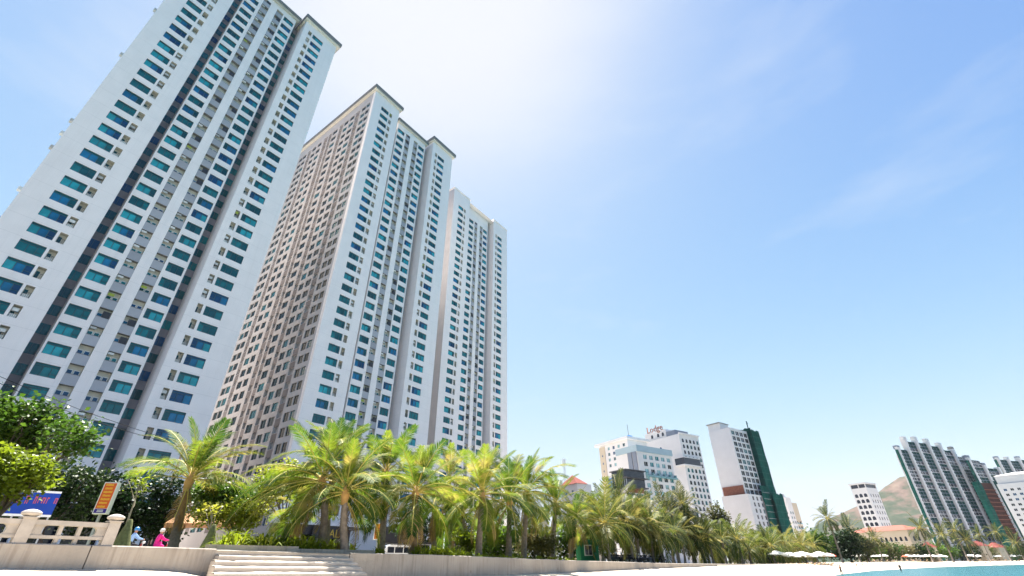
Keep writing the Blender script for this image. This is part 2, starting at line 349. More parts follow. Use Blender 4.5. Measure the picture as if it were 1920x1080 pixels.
def text_mesh(txt, size, depth, matname):
    cu = bpy.data.curves.new('text', 'FONT'); cu.body = txt; cu.size = size; cu.extrude = depth; cu.resolution_u = 2
    cu.align_x = 'CENTER'
    o = bpy.data.objects.new('text', cu); me = bpy.data.meshes.new_from_object(o)
    bpy.data.objects.remove(o); me.materials.clear(); me.materials.append(M[matname]); return me

# ------------------------------------------------------------------ the setting: ground, sand, sea, mountain
base = un(9.67, WALL_N)                           # the wall line passes here
UP = [un(u, WALL_N) for u in (-90, -40, -10, 0, 5, 9, 13, 18, 24, 30, 38, 48, 60, 75, 90, 110, 128)]
UP += [Vector((95, 146, 0)), Vector((128, 188, 0)), Vector((168, 232, 0)), Vector((235, 285, 0)), Vector((330, 340, 0)), Vector((460, 400, 0)), Vector((760, 520, 0)), Vector((1500, 760, 0))]
def water_edge(p, i):
    tabs = [(14, -110), (9, -50), (7, -22), (7, -10), (8, 0), (9, 7), (11, 14), (14, 22), (18, 30), (22, 38), (27, 48), (33, 59), (41, 71), (52, 86), (64, 100), (79, 118), (94, 133)]
    if i < len(tabs): return Vector((*tabs[i], 0))
    return [Vector(q) for q in ((110, 149, 0), (142, 180, 0), (190, 218, 0), (262, 270, 0), (350, 318, 0), (480, 374, 0), (780, 490, 0), (1520, 730, 0))][i - len(tabs)]
def ground_sheets():
    mb = MB()
    for a, b in zip(UP, UP[1:]):
        za, zb = ground_z(a.x, a.y), ground_z(b.x, b.y)
        o = Vector((-.62, .78, 0))
        prev = (a, b)
        for d in (12, 60, 400, 3800):
            na, nb = a + o * d, b + o * d
            mb.quad((prev[0].x, prev[0].y, za), (prev[1].x, prev[1].y, zb), (nb.x, nb.y, zb), (na.x, na.y, za), 1 if d <= 12 or d > 400 else 0)
            prev = (na, nb)
    tag(mb.build('ground', ['paving', 'grass_ground']), kind='structure')
    # sand: rows across the beach from the wall foot down under the water
    v, f = [], []; rows = 30
    pts_up, pts_w, us = [], [], []
    for i, (a, b) in enumerate(zip(UP, UP[1:])):
        wa, wb = water_edge(a, i), water_edge(b, i + 1); k = 10 if i < len(UP) - 6 else 14
        for j in range(k):
            t = j / k; pts_up.append(a.lerp(b, t)); pts_w.append(wa.lerp(wb, t))
    for p, q in zip(pts_up, pts_w):
        u = p.x * D1.x + p.y * D1.y; zt = lerp_table(SAND_TOP, u)
        for r in range(rows):
            s = r / (rows - 8)              # 1 = waterline
            s = s ** 1.15
            x, y = p.x + (q.x - p.x) * s, p.y + (q.y - p.y) * s
            z = zt + (SEA_Z - zt) * (s ** .9)
            nn = noise.noise((x * .35, y * .35, 1)) * .10 + noise.noise((x * 1.1, y * 1.1, 5)) * .04
            z += nn * min(1, (1.15 - s) * 2 if s < 1.15 else 0) * (0.4 if s < .05 else 1)
            if s > 1: z -= (s - 1) * 2.0
            v.append((x, y, z))
    n = len(pts_up)
    for i in range(n - 1):
        for r in range(rows - 1):
            a = i * rows + r; f.append((a, a + 1, a + rows + 1, a + rows))
    # tuck the landward edge under the pavement
    me = bpy.data.meshes.new('beach_sand'); me.from_pydata(v, [], f); me.materials.append(M['sand'])
    me.polygons.foreach_set('use_smooth', [True] * len(f))
    tag(ob('beach_sand', me), kind='structure')
    # bank beyond the wall, where the pavement drops to the sand
    mb = MB()
    for a, b in zip(UP[12:], UP[13:]):
        za, zb = ground_z(a.x, a.y), ground_z(b.x, b.y)
        mb.quad((a.x, a.y, za), (b.x, b.y, zb), (b.x + .3, b.y - .3, zb - .8), (a.x + .3, a.y - .3, za - .8))
    tag(mb.build('bank', ['sand']), kind='structure')
    mb = MB()
    for i in range(-6, 11):
        for j in range(-1, 11):
            s = 400; mb.quad((i * s, j * s, SEA_Z), (i * s + s, j * s, SEA_Z), (i * s + s, j * s + s, SEA_Z), (i * s, j * s + s, SEA_Z))
    tag(mb.build('sea', ['sea_water']), kind='structure')
    # street behind the planting
    mb = MB(); us = [-120, -40, 0, 10, 20, 30, 45, 60, 80, 110, 160, 240]
    for a, b in zip(us, us[1:]):
        za, zb = wall_top(a) - .03, wall_top(b) - .03
        mb.quad(un(a, 33, za), un(b, 33, zb), un(b, 50, zb), un(a, 50, za))
    road = tag(mb.build('road', ['asphalt']), kind='structure')
    mb = MB()
    for a in range(-60, 200, 8):
        mb.quad(un(a, 41.4, wall_top(a) - .022), un(a + 4, 41.4, wall_top(a + 4) - .022), un(a + 4, 41.6, wall_top(a + 4) - .022), un(a, 41.6, wall_top(a) - .022))
    mb.build('lane_marking', ['road_paint'], road)
    mb = MB()
    for a, b in zip(us, us[1:]):
        for n0, n1 in ((32.6, 32.99), (50.01, 50.4)):
            za, zb = wall_top(a) + .1, wall_top(b) + .1
            mb.quad(un(a, n0, za), un(b, n0, zb), un(b, n1, zb), un(a, n1, za)); mb.quad(un(a, n0, za), un(b, n0, zb), un(b, n0, zb - .2), un(a, n0, za - .2)); mb.quad(un(a, n1, za), un(b, n1, zb), un(b, n1, zb - .2), un(a, n1, za - .2))
    mb.build('kerb', ['pale_concrete'], road)
ground_sheets()

def mountain():
    prof = [(1380, 1052), (1440, 1030), (1490, 1004), (1512, 996), (1545, 974), (1580, 958), (1610, 944), (1640, 928), (1662, 908), (1692, 888), (1712, 898), (1740, 925), (1790, 965), (1850, 990), (1930, 1012), (2050, 1030)]
    Y0 = 2600.0
    ridge = [at(px, py, Y0) for px, py in prof]
    xs = [p.x for p in ridge]; zs = [p.z for p in ridge]
    nx, ny = 150, 60; v, f = [], []
    for j in range(ny):
        dy = (j / (ny - 1) * 2 - 1)
        for i in range(nx):
            x = xs[0] + (xs[-1] - xs[0]) * i / (nx - 1); h = float(np.interp(x, xs, zs))
            wdt = 350 + h * 2.2
            fall = max(0.0, 1 - abs(dy)) ** 1.1
            y = Y0 + dy * wdt
            rdg = abs(noise.noise((x * .004, y * .004, 2))) * .30 + noise.noise((x * .012, y * .012, 7)) * .12
            z = h * (fall + (rdg - .12) * fall * (1 - fall) * 2.6) + noise.noise((x * .03, y * .03, 3)) * 6 * (1 - .7 * (abs(dy) < .03)) - 3
            v.append((x, y, z))
    for j in range(ny - 1):
        for i in range(nx - 1):
            a = j * nx + i; f.append((a, a + 1, a + nx + 1, a + nx))
    me = bpy.data.meshes.new('mountain'); me.from_pydata(v, [], f); me.materials.append(M['mountain'])
    me.polygons.foreach_set('use_smooth', [True] * len(f))
    tag(ob('mountain', me), kind='structure')
mountain()

# ------------------------------------------------------------------ facades with real openings
def front_map(y0): return lambda a, z, d: (a, y0 + d, z)
def side_map(x0): return lambda a, z, d: (x0 + d, a, z)
def facade(mb, P, a0, a1, z0, z1, cols, mi=0):
    """wall a0..a1 x z0..z1; cols = (ca0, ca1, [(zb, zt)...], depth, reveal material, back material or None)"""
    cols = sorted(cols, key=lambda c: c[0]); cur = a0
    for ca0, ca1, ops, dep, rm, bm in cols:
        if ca0 > cur + 1e-4: mb.quad(P(cur, z0, 0), P(ca0, z0, 0), P(ca0, z1, 0), P(cur, z1, 0), mi)
        zc = z0
        for zb, zt in ops:
            if zb > zc + 1e-4: mb.quad(P(ca0, zc, 0), P(ca1, zc, 0), P(ca1, zb, 0), P(ca0, zb, 0), mi)
            mb.quad(P(ca0, zb, 0), P(ca1, zb, 0), P(ca1, zb, dep), P(ca0, zb, dep), rm)
            mb.quad(P(ca0, zt, 0), P(ca1, zt, 0), P(ca1, zt, dep), P(ca0, zt, dep), rm)
            mb.quad(P(ca0, zb, 0), P(ca0, zt, 0), P(ca0, zt, dep), P(ca0, zb, dep), rm)
            mb.quad(P(ca1, zb, 0), P(ca1, zt, 0), P(ca1, zt, dep), P(ca1, zb, dep), rm)
            if bm is not None: mb.quad(P(ca0, zb, dep), P(ca1, zb, dep), P(ca1, zt, dep), P(ca0, zt, dep), bm)
            zc = zt
        if z1 > zc + 1e-4: mb.quad(P(ca0, zc, 0), P(ca1, zc, 0), P(ca1, z1, 0), P(ca0, z1, 0), mi)
        cur = ca1
    if a1 > cur + 1e-4: mb.quad(P(cur, z0, 0), P(a1, z0, 0), P(a1, z1, 0), P(cur, z1, 0), mi)

GL = ['glass_deep', 'glass_teal', 'glass_curtain', 'glass_navy', 'glass_blue', 'glass_smoke', 'glass_pale']
PANE_SETS = [(1, 1, 0, 0), (2, 2, 1, 1), (0, 0, 0, 1), (4, 4, 0, 1), (0, 0, 1, 1), (2, 4, 3, 2), (1, 0, 0, 1), (2, 2, 0, 2), (0, 1, 1, 0), (4, 3, 3, 0), (1, 1, 1, 1), (1, 0, 1, 0)]
def pane_mesh(w_, h, ps, frames=False, splits=(0, .37, .72, 1), flip=False):
    mb = MB(); sp = list(splits)
    if flip: sp = [1 - s for s in reversed(sp)]; ps = (ps[2], ps[1], ps[0], ps[3])
    zt = h * .80
    for i in range(len(sp) - 1):
        x0, x1 = sp[i] * w_, sp[i + 1] * w_
        mb.quad((x0, .02 * (i % 2), 0), (x1, .02 * (i % 2), 0), (x1, .02 * (i % 2), zt), (x0, .02 * (i % 2), zt), ps[min(i, 2)])
    mb.quad((0, .01, zt), (w_, .01, zt), (w_, .01, h), (0, .01, h), 0 if ps[0] != 3 else 3)
    if frames:
        t = .035
        for s in sp[1:-1]: mb.box(s * w_ - t, s * w_ + t, -.06, -.004, 0, zt - t, 7)
        mb.box(0, w_, -.06, -.003, zt - t, zt + t, 7)
    return mb.mesh('window', GL + ['frame_dark'])
def frame_mesh(w_, h, flip=False):
    mb = MB(); t = .04; zt = h * .80; sp = [.37, .72]
    if flip: sp = [.28, .63]
    mb.box(0, w_, -.07, -.01, 0, t * 1.6); mb.box(0, w_, -.07, -.01, h - t * 1.6, h)
    mb.box(0, t * 1.5, -.07, -.011, t * 1.6, h - t * 1.6); mb.box(w_ - t * 1.5, w_, -.07, -.011, t * 1.6, h - t * 1.6)
    mb.box(t * 1.5, w_ - t * 1.5, -.06, -.012, zt - t, zt + t)
    for s in sp: mb.box(s * w_ - t, s * w_ + t, -.058, -.013, t * 1.6, zt - t)
    s0, s1 = (sp[1] * w_ + t, w_ - t * 1.5) if not flip else (t * 1.5, sp[0] * w_ - t)
    mb.box(s0, s1, -.056, -.014, h * .3, h * .3 + t * 1.5)
    return mb.mesh('frame', 'frame_dark')
def loggia_mesh(w_, h, kind):
    """small service balcony: back wall, grille, condenser units, laundry"""
    mb = MB(); d = .95
    mb.quad((0, d, 0), (w_, d, 0), (w_, d, h), (0, d, h), 0)
    mb.quad((0, .02, -.0), (w_, .02, -.0), (w_, d, 0), (0, d, 0), 0)
    mb.box(.12, w_ * .55, d - .06, d - .01, .05, h * .78, 3)
    if kind % 3 != 2: mb.box(.08, w_ - .12, .3, .62, .03, .62, 2)
    if kind in (1, 3): mb.box(.1, w_ - .2, .28, .6, h * .55, h * .55 + .5, 2)
    for k in range(5): x = w_ * (k + .5) / 5; mb.box(x - .012, x + .012, .04, .06, 0, h * .42, 1)
    mb.box(0, w_, .035, .065, h * .42, h * .42 + .04, 1)
    if kind == 4: mb.box(.1, w_ * .7, .12, .14, h * .55, h * .85, 4)
    if kind == 5: mb.box(.02, w_ - .02, .01, .02, .02, h * .98, 5)
    return mb.mesh('service_balcony', ['cream_paint', 'dark_metal', 'ac_white', 'glass_deep', 'lime_cloth', 'blue_cloth'])
def door_mesh(w_, h, kind):
    mb = MB(); a = w_ * .06; m_ = w_ * .5
    for x0, x1 in ((a, m_ - .08), (m_ + .08, w_ - a)):
        mb.box(x0, x1, -.05, -.004, 0, h, 1)
        mb.quad((x0 + .07, -.056, .05), (x1 - .07, -.056, .05), (x1 - .07, -.056, h - .09), (x0 + .07, -.056, h - .09), 0)
    if kind == 1: mb.box(a, m_, -.6, -.2, h + .25, h + .62, 2)
    if kind == 2: mb.box(m_ - .2, w_ - .1, -.8, -.5, h * .55, h + .2, 3)
    if kind == 3: mb.box(.15, w_ * .55, -.6, -.56, h * .92, h + .3, 4)
    return mb.mesh('balcony_door', [GL[[3, 1, 4, 0][kind]], 'frame_white', 'ac_white', 'dark_metal', 'lime_cloth'])
def parapet_mesh(w_, h):
    mb = MB(); mb.box(.0, w_, .0, .12, 0, h, 0); mb.box(.0, w_, -.02, .14, h, h + .07, 1); mb.box(0, w_, .12, .78, 0, .14, 1)
    return mb.mesh('balcony_parapet', ['grey_panel', 'cornice_grey'])

FH = 3.3
def make_tower(label, u0, n0, off_w, off_c, wing_top, centre_top, k0, k1, side=False, eave=True, detail=2, seed=1):
    r = random.Random(seed); zg = wall_top(u0 + 18) - .05
    t = thing('apartment_tower', label, 'tower', un(u0, n0, 0), TH, 'white apartment towers along the beach street')
    W, D = 36.7, 44.8
    wh = 1.92
    tw = lambda k: off_w + FH * k
    tcn = lambda k: off_c + FH * k
    floors = range(k0, k1 + 1)
    zb = zg
    ops_w = [(tw(k) - wh, tw(k)) for k in floors]
    ops_c = [(tcn(k) - wh, tcn(k)) for k in floors]
    lw, lb = (3.1, 6.15), (6.5, 7.5); rb, rw = (28.05, 29.0), (29.45, 32.7)
    cw1, b1, b2, cw2 = (12.0, 14.9), (15.6, 17.45), (19.25, 21.05), (21.5, 24.25)
    slot = [(tcn(k0) - 2.4, tcn(k1) + .25)]
    mb = MB()   # white walls
    facade(mb, front_map(0), 0, 10.05, zb, wing_top, [(*lw, ops_w, .22, 0, None), (*lb, ops_w, .95, 2, None)])
    facade(mb, front_map(0), 26.6, W, zb, wing_top, [(*rw, ops_w, .22, 0, None), (*rb, ops_w, .95, 2, None)])
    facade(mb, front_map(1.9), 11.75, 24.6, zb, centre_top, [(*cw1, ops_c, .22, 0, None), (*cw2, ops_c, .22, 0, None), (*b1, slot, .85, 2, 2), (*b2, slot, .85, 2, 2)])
    RD = 4.6
    for x0, x1, y0, y1 in ((10.05, 10.05, 0, RD), (11.75, 11.75, 1.9, RD), (24.6, 24.6, 1.9, RD), (26.6, 26.6, 0, RD)):
        mb.quad((x0, y0, zb), (x0, y1, zb), (x0, y1, wing_top if x0 in (10.05, 26.6) else centre_top), (x0, y0, wing_top if x0 in (10.05, 26.6) else centre_top))
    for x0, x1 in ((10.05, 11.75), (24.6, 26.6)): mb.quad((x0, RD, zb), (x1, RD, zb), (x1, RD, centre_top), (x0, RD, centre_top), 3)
    mb.quad((W, 0, zb), (W, D, zb), (W, D, wing_top), (W, 0, wing_top)); mb.quad((0, D, zb), (W, D, zb), (W, D, centre_top), (0, D, centre_top))
    mb.quad((10.05, 0, centre_top), (26.6, 0, centre_top), (26.6, D, centre_top), (10.05, D, centre_top)) if not eave else None
    for x in (10.05, 26.6): mb.quad((x, RD, centre_top), (x, D, centre_top), (x, D, wing_top), (x, RD, wing_top))
    # side facing left
    side_cols = []
    if side:
        sz = 2.05; off_s = 2.0
        ts = lambda k: off_s + FH * k
        ops_s = [(ts(k) - sz, ts(k)) for k in range(2, k1 + 1)]
        wins = [(2.0, 3.9), (4.2, 6.35), (10.1, 12.65), (13.5, 15.8), (19.6, 22.4), (29.1, 31.5), (32.4, 34.9), (38.6, 41.0), (41.3, 43.6)]
        bals = [(7.2, 9.5), (16.4, 18.4), (22.9, 24.6), (25.3, 27.6), (35.6, 37.6)]
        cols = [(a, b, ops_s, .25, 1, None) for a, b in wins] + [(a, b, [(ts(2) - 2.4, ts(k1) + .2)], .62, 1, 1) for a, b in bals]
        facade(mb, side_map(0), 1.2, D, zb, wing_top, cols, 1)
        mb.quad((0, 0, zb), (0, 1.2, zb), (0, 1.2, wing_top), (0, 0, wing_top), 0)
        wm = {}
        big = []
        for ci, (a, b) in enumerate(wins):
            w_ = round(b - a, 2)
            for k in range(2, k1 + 1):
                key = (w_, r.choice((5, 5, 5, 0, 5, 5, 0)))
                if key not in wm:
                    m2 = MB(); g = key[1]
                    m2.quad((0, 0, 0), (w_, 0, 0), (w_, 0, sz), (0, 0, sz), g)
                    m2.box(w_ / 2 - .03, w_ / 2 + .03, -.05, -.005, 0, sz, 7); m2.box(0, w_, -.05, -.006, 0, .07, 7)
                    wm[key] = m2.mesh('window', GL + ['frame_dark'])
                big.append((wm[key], b, ts(k) - sz, k))
        big.sort(key=lambda q: q[3])
        npart = 300 - 4 * len(floors)
        for me, b, z, k in big[:npart]: ob('window', me, t, (.22, b, z), (0, 0, -pi / 2))
        v, f, mi = [], [], []
        for me, b, z, k in big[npart:]:
            i0 = len(v)
            for vv in me.vertices: v.append((.22 + vv.co.y, b - vv.co.x, z + vv.co.z))
            for p in me.polygons: f.append(tuple(i0 + q for q in p.vertices)); mi.append(p.material_index)
        me = bpy.data.meshes.new('upper_side_windows'); me.from_pydata(v, [], f)
        for g in GL + ['frame_dark']: me.materials.append(M[g])
        me.polygons.foreach_set('material_index', mi); tag(ob('upper_side_windows', me, t), kind='stuff')
        pm = {}
        for a, b in bals:
            w_ = round(b - a, 2)
            if w_ not in pm:
                m2 = MB(); m2.box(0, w_, .03, .15, 0, 1.55, 0); m2.box(0, w_, .02, .16, 1.55, 1.64, 1); m2.box(0, w_, .15, .58, 0, .14, 1)
                m2.box(w_ * .55, w_ * .9, .56, .6, .2, 2.5, 3)
                pm[w_] = m2.mesh('balcony_parapet', ['taupe_paint', 'shaded_side_paint', 'cream_paint', 'glass_smoke'])
            for k in range(2, k1 + 1): ob('balcony_parapet', pm[w_], t, (0, b, ts(k) - 2.35), (0, 0, -pi / 2))
    else:
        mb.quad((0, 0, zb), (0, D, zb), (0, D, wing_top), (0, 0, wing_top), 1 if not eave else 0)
    mb.build('wall', ['white_paint', 'shaded_side_paint', 'cream_paint', 'recess_grey'], t)
    # roof slabs / cornices
    def slab(name, x0, x1, y0, y1, z, h, mats=('cornice_grey', 'cream_paint')):
        m2 = MB(); m2.box(x0, x1, y0, y1, z, z + h, 0); m2.box(x0 + .25, x1 - .25, y0 + .25, y1 - .25, z - .5, z - .004, 1); m2.build(name, list(mats), t)
    if eave:
        slab('cornice', -1.0, 10.9, -1.0, D + .6, wing_top + .5, 1.3); slab('cornice', 25.8, W + 1.0, -1.0, D + .6, wing_top + .5, 1.3)
        slab('roof_edge', 11.2, 25.5, 1.0, D - 1, centre_top + .1, 1.0)
    else:
        slab('parapet', -.15, 10.2, -.15, D, wing_top + .5, .5, ('white_paint', 'white_paint')); slab('parapet', 26.45, W + .15, -.15, D, wing_top + .5, .5, ('white_paint', 'white_paint'))
        m2 = MB(); m2.box(11.6, 24.75, 1.75, 6, centre_top + .0, centre_top + .6); m2.build('parapet', ['white_paint'], t)
    # windows, service balconies
    wl, wr, wc = lw[1] - lw[0], rw[1] - rw[0], cw1[1] - cw1[0]; wc2 = cw2[1] - cw2[0]
    fr = detail < 2
    sets = {n_: [pane_mesh(w_, wh, ps, fr, flip=fl) for ps in PANE_SETS] for n_, w_, fl in (('l', wl, 0), ('r', wr, 1), ('c', wc, 0), ('d', wc2, 1))}
    frames = {n_: frame_mesh(w_, wh, fl) for n_, w_, fl in (('l', wl, 0), ('r', wr, 1), ('c', wc, 0), ('d', wc2, 1))}
    logs = {n_: [loggia_mesh(w_, wh, k) for k in range(6)] for n_, w_ in (('l', lb[1] - lb[0]), ('r', rb[1] - rb[0]))}
    doors = {n_: [door_mesh(w_, 2.1, k) for k in range(4)] for n_, w_ in (('1', b1[1] - b1[0]), ('2', b2[1] - b2[0]))}
    pars = {n_: parapet_mesh(w_, 1.65) for n_, w_ in (('1', b1[1] - b1[0]), ('2', b2[1] - b2[0]))}
    darkm = []
    for g in (0, 0, 3, 1):
        m2 = MB(); m2.quad((0, 0, 0), (1.55, 0, 0), (1.55, 0, 1.75), (0, 0, 1.75), g); m2.box(.75, .81, -.05, -.004, 0, 1.75, 7); darkm.append(m2.mesh('window', GL + ['frame_dark']))
    for k in floors:
        hi = (k - k0) / (k1 - k0)
        def pick(lst):
            # curtains drawn more often on the lower storeys
            if r.random() < .5 - .25 * hi: return lst[r.choice((1, 5, 7, 3, 10))]
            return r.choice(lst)
        for key, x, y, z in (('l', lw[0], .2, tw(k) - wh), ('r', rw[0], .2, tw(k) - wh), ('c', cw1[0], 2.1, tcn(k) - wh), ('d', cw2[0], 2.1, tcn(k) - wh)):
            wo_ = ob('window', pick(sets[key]), t, (x, y, z))
            if detail == 2: ob('frame', frames[key], wo_)
        for key, x in (('l', lb[0]), ('r', rb[0])):
            kk = r.choice((0, 1, 2, 3, 0, 1, 2, 0)) if r.random() > .05 else r.choice((4, 5) if seed == 2 else (4, 4))
            ob('service_balcony', logs[key][kk], t, (x, 0, tw(k) - wh))
        for key, x in (('1', b1[0]), ('2', b2[0])):
            ob('balcony_parapet', pars[key], t, (x, 1.95, tcn(k) - 2.35)); 
            ob('balcony_door', doors[key][r.choice((0, 0, 0, 1, 1, 2, 2, 1)) if r.random() > .03 else doors and 3], t, (x, 2.72, tcn(k) - 1.9))
        if detail == 2:
            for x in (10.1, 24.95): ob('window', r.choice(darkm), t, (x, RD - .03, tcn(k) - 1.75))
    if detail == 2:      # condensers hung on the left flank
        acm = MB(); acm.box(-.5, -.02, 0, .8, 0, .6); acm = acm.mesh('air_conditioner', 'ac_white')
        for k in (15, 18, 19, 20, 26, 31, 33): ob('air_conditioner', acm, t, (0, 1.6 + r.random(), tw(k) - 1.4))
    # podium with shop fronts
    zs = 8.0 if detail == 2 else 7.4
    ph = MB(); ph.box(-.6, W + .6, -2.2, .9 if False else -.02, zs - .55, zs, 0); ph.box(-.6, W + .6, -2.0, -.03, zs - 2.2, zs - .56, 1)
    ph.build('canopy', ['white_paint', 'shop_dark'], t)
    sm = MB(); sm.quad((0, 0, 0), (4.4, 0, 0), (4.4, 0, zs - 2.2 - zb), (0, 0, zs - 2.2 - zb), 0); sm.box(2.15, 2.25, -.08, -.004, 0, zs - 2.2 - zb, 1); sm = sm.mesh('shop_window', ['black_glass', 'dark_metal'])
    cmb = MB(); cmb.box(-.3, .3, -.5, .1, 0, zs - 2.2 - zb); cmb = cmb.mesh('column', 'white_paint')
    for i in range(8): ob('shop_window', sm, t, (.35 + i * 4.55, -.06, zb)); ob('column', cmb, t, (.1 + i * 4.55, -1.2, zb))
    return t
T1 = make_tower('tallest, nearest white tower with turquoise windows, cut off by the photo\'s left and top edges', -3.55, 91.7, 3.0, 3.0, 138.0, 137.4, 2, 40, detail=2, seed=1)
T2 = make_tower('middle white tower whose shaded beige left side shows rows of dark windows', 49.25, 91.7, 1.62, 1.1, 134.9, 132.6, 2, 39, side=True, detail=1, seed=2)
T3 = make_tower('farthest of the three tall white towers, with plain parapet and no overhanging cornice', 99.9, 103.5, .95, .7, 136.4, 135.6, 2, 39, eave=False, detail=1, seed=3)

# ------------------------------------------------------------------ sea wall, steps, balustrade
def wall_u(px, py, n=WALL_N):
    v = ray(px, py); t_ = n / v.dot(D2); p = v * t_; return p.dot(D1), p.z
U_ST0, U_ST1 = wall_u(408, 1026)[0], wall_u(657, 1036)[0]
def sea_wall():
    def run(label, us):
        a0 = us[0]; t = thing('retaining_wall', label, 'wall', un(a0, WALL_N), TH, 'concrete wall between beach and promenade')
        for a, b in zip(us, us[1:]):
            mb = MB(); k = max(2, int((b - a) / 1.2)); th = .36
            for i in range(k):
                x0, x1 = a + .012 + (b - a - .024) * i / k - a0, a + .012 + (b - a - .024) * (i + 1) / k - a0
                z0, z1 = wall_top(x0 + a0), wall_top(x1 + a0)
                q0 = .012 * noise.noise((x0 * .9, 0, 3)); q1 = .012 * noise.noise((x1 * .9, 0, 3))
                z0 += q0; z1 += q1
                mb.quad((x0, q0, -1.6), (x1, q1, -1.6), (x1, q1, z1 - .025), (x0, q0, z0 - .025)); mb.quad((x0, q0, z0 - .025), (x1, q1, z1 - .025), (x1, .03, z1), (x0, .03, z0))
                mb.quad((x0, .03, z0), (x1, .03, z1), (x1, th, z1), (x0, th, z0)); mb.quad((x0, th, z0), (x1, th, z1), (x1, th, -1.6), (x0, th, -1.6))
            for x, z in ((a + .012 - a0, wall_top(a)), (b - .012 - a0, wall_top(b))): mb.quad((x, 0, -1.6), (x, th, -1.6), (x, th, z), (x, .03, z))
            mb.build('wall_panel', ['concrete'], t)
            jb = MB(); jb.box(b - a0 - .011, b - a0 + .011, .03, th - .03, -1.6, wall_top(b) - .03); jb.build('joint', ['joint'], t)
        return t
    run('weathered concrete beach wall left of the steps, carrying the balustrade', [-60, -40, -24, -12, -6, -1, wall_u(205, 1019)[0] - .35, U_ST0])
    run('long concrete beach wall running right from the steps into the distance', [U_ST1, 17.6, 22.5, 27.5, 33, 39, 46, 54, 63, 73, 85, 100, 118])
    # steps
    s = thing('beach_steps', 'flight of low concrete steps dusted with sand, set into the beach wall', 'steps', un(U_ST0, WALL_N), TH)
    Wd = U_ST1 - U_ST0
    for k in range(9):
        mb = MB(); y1 = .33 - .3 * k if k else .36; y0 = .03 - .3 * k; zt = .45 - .152 * k; ext = .10 * k if k > 1 else 0
        n_ = 14
        for i in range(n_):
            x0 = -ext + (Wd + ext - .01) * i / n_; x1 = -ext + (Wd + ext - .01) * (i + 1) / n_
            za = zt - .06 * x0 / Wd + .012 * noise.noise((x0 * 1.5, k, 0)); zb = zt - .06 * x1 / Wd + .012 * noise.noise((x1 * 1.5, k, 0))
            ya = y0 + .014 * noise.noise((x0 * 2, k, 9)); yb = y0 + .014 * noise.noise((x1 * 2, k, 9))
            mb.quad((x0, ya, -1.5), (x1, yb, -1.5), (x1, yb, zb - .02), (x0, ya, za - .02)); mb.quad((x0, ya, za - .02), (x1, yb, zb - .02), (x1, yb + .02, zb), (x0, ya + .02, za))
            mb.quad((x0, ya + .02, za), (x1, yb + .02, zb), (x1, y1, zb), (x0, y1, za))
        mb.quad((-ext, y0, -1.5), (-ext, y1, -1.5), (-ext, y1, zt), (-ext, y0, zt)); x = Wd - .01; mb.quad((x, y0, -1.5), (x, y1, -1.5), (x, y1, zt - .06), (x, y0, zt - .06))
        st = mb.build('step', ['pale_concrete'], s)
        if k >= 1:
            db = MB(); n_ = 40
            hh = lambda x: max(.0, .022 + .022 * noise.noise((x * 1.3, k * 3, 1)) + .014 * noise.noise((x * 4, k * 3, 2))) * (1 if k > 1 else .5)
            for i in range(n_):
                x0, x1 = -ext + .02 + (Wd + ext - .06) * i / n_, -ext + .02 + (Wd + ext - .06) * (i + 1) / n_
                zz0, zz1 = zt - .06 * x0 / Wd + .004, zt - .06 * x1 / Wd + .004
                h0, h1 = hh(x0), hh(x1)
                db.quad((x0, y0 + .04, zz0), (x1, y0 + .04, zz1), (x1, y0 + .1, zz1 + h1), (x0, y0 + .1, zz0 + h0)); db.quad((x0, y0 + .1, zz0 + h0), (x1, y0 + .1, zz1 + h1), (x1, y0 + .3, zz1 + h1 * 1.4), (x0, y0 + .3, zz0 + h0 * 1.4))
            db.build('sand_drift', ['sand'], st, smooth=True)
    mb = MB(); a = un(U_ST0 + .1, 17.6)
    t = thing('planter_kerb', 'low mossy concrete planter kerb at the head of the steps', 'kerb', a, TH)
    mb.box(0, 3.1, 0, .25, .1, .62); mb.build('kerb_stone', ['concrete'], t); mb = MB(); mb.box(3.11, 6.6, .03, .26, .1, .55); mb.build('kerb_stone', ['concrete'], t)
    # balustrade
    ua, ub = wall_u(36, 1017)[0], wall_u(203, 1018)[0]
    sp = ub - ua; zt = wall_top(ub) - .01
    b = thing('balustrade', 'pale concrete balustrade with capped posts on top of the wall', 'balustrade', un(ub, WALL_N + .17, zt), TH)
    pm = MB(); hw = .13
    pm.box(-hw, hw, -hw, hw, 0, .56); pm.box(-hw - .03, hw + .03, -hw - .03, hw + .03, .56, .585)
    pm = pm.mesh('post', 'pale_concrete')
    cm = MB(); cm.lathe([(.09, .585), (.12, .60), (.18, .63), (.205, .66), (.195, .69), (.14, .725), (.07, .75), (.0, .76)], 16); cm = cm.mesh('cap', 'pale_concrete', True)
    for k in range(4): p = ob('post', pm, b, (-sp * k, 0, 0)); ob('cap', cm, p)
    for k in range(3):
        x1 = -sp * k - hw; x0 = -sp * (k + 1) + hw; L_ = x1 - x0
        for nm, z0, z1, d in (('top_rail', .42, .53, .10), ('mid_rail', .13, .20, .08)):
            r_ = MB(); r_.box(x0, x1, -d, d, z0, z1); r_.build(nm, ['pale_concrete'], b)
        for xa, xb, zz in ((x0, x0 + .13 * L_, .42), (x1 - .13 * L_, x1, .42)):
            r_ = MB(); r_.box(xa, xb, -.06, .06, .2, .42); r_.build('end_panel', ['pale_concrete'], b)
        for fx in (.37, .63):
            r_ = MB(); r_.box(x0 + fx * L_ - .04, x0 + fx * L_ + .04, -.065, .065, 0, .13); r_.box(x0 + fx * L_ - .04, x0 + fx * L_ + .04, -.065, .065, .2, .42); r_.build('stile', ['pale_concrete'], b)
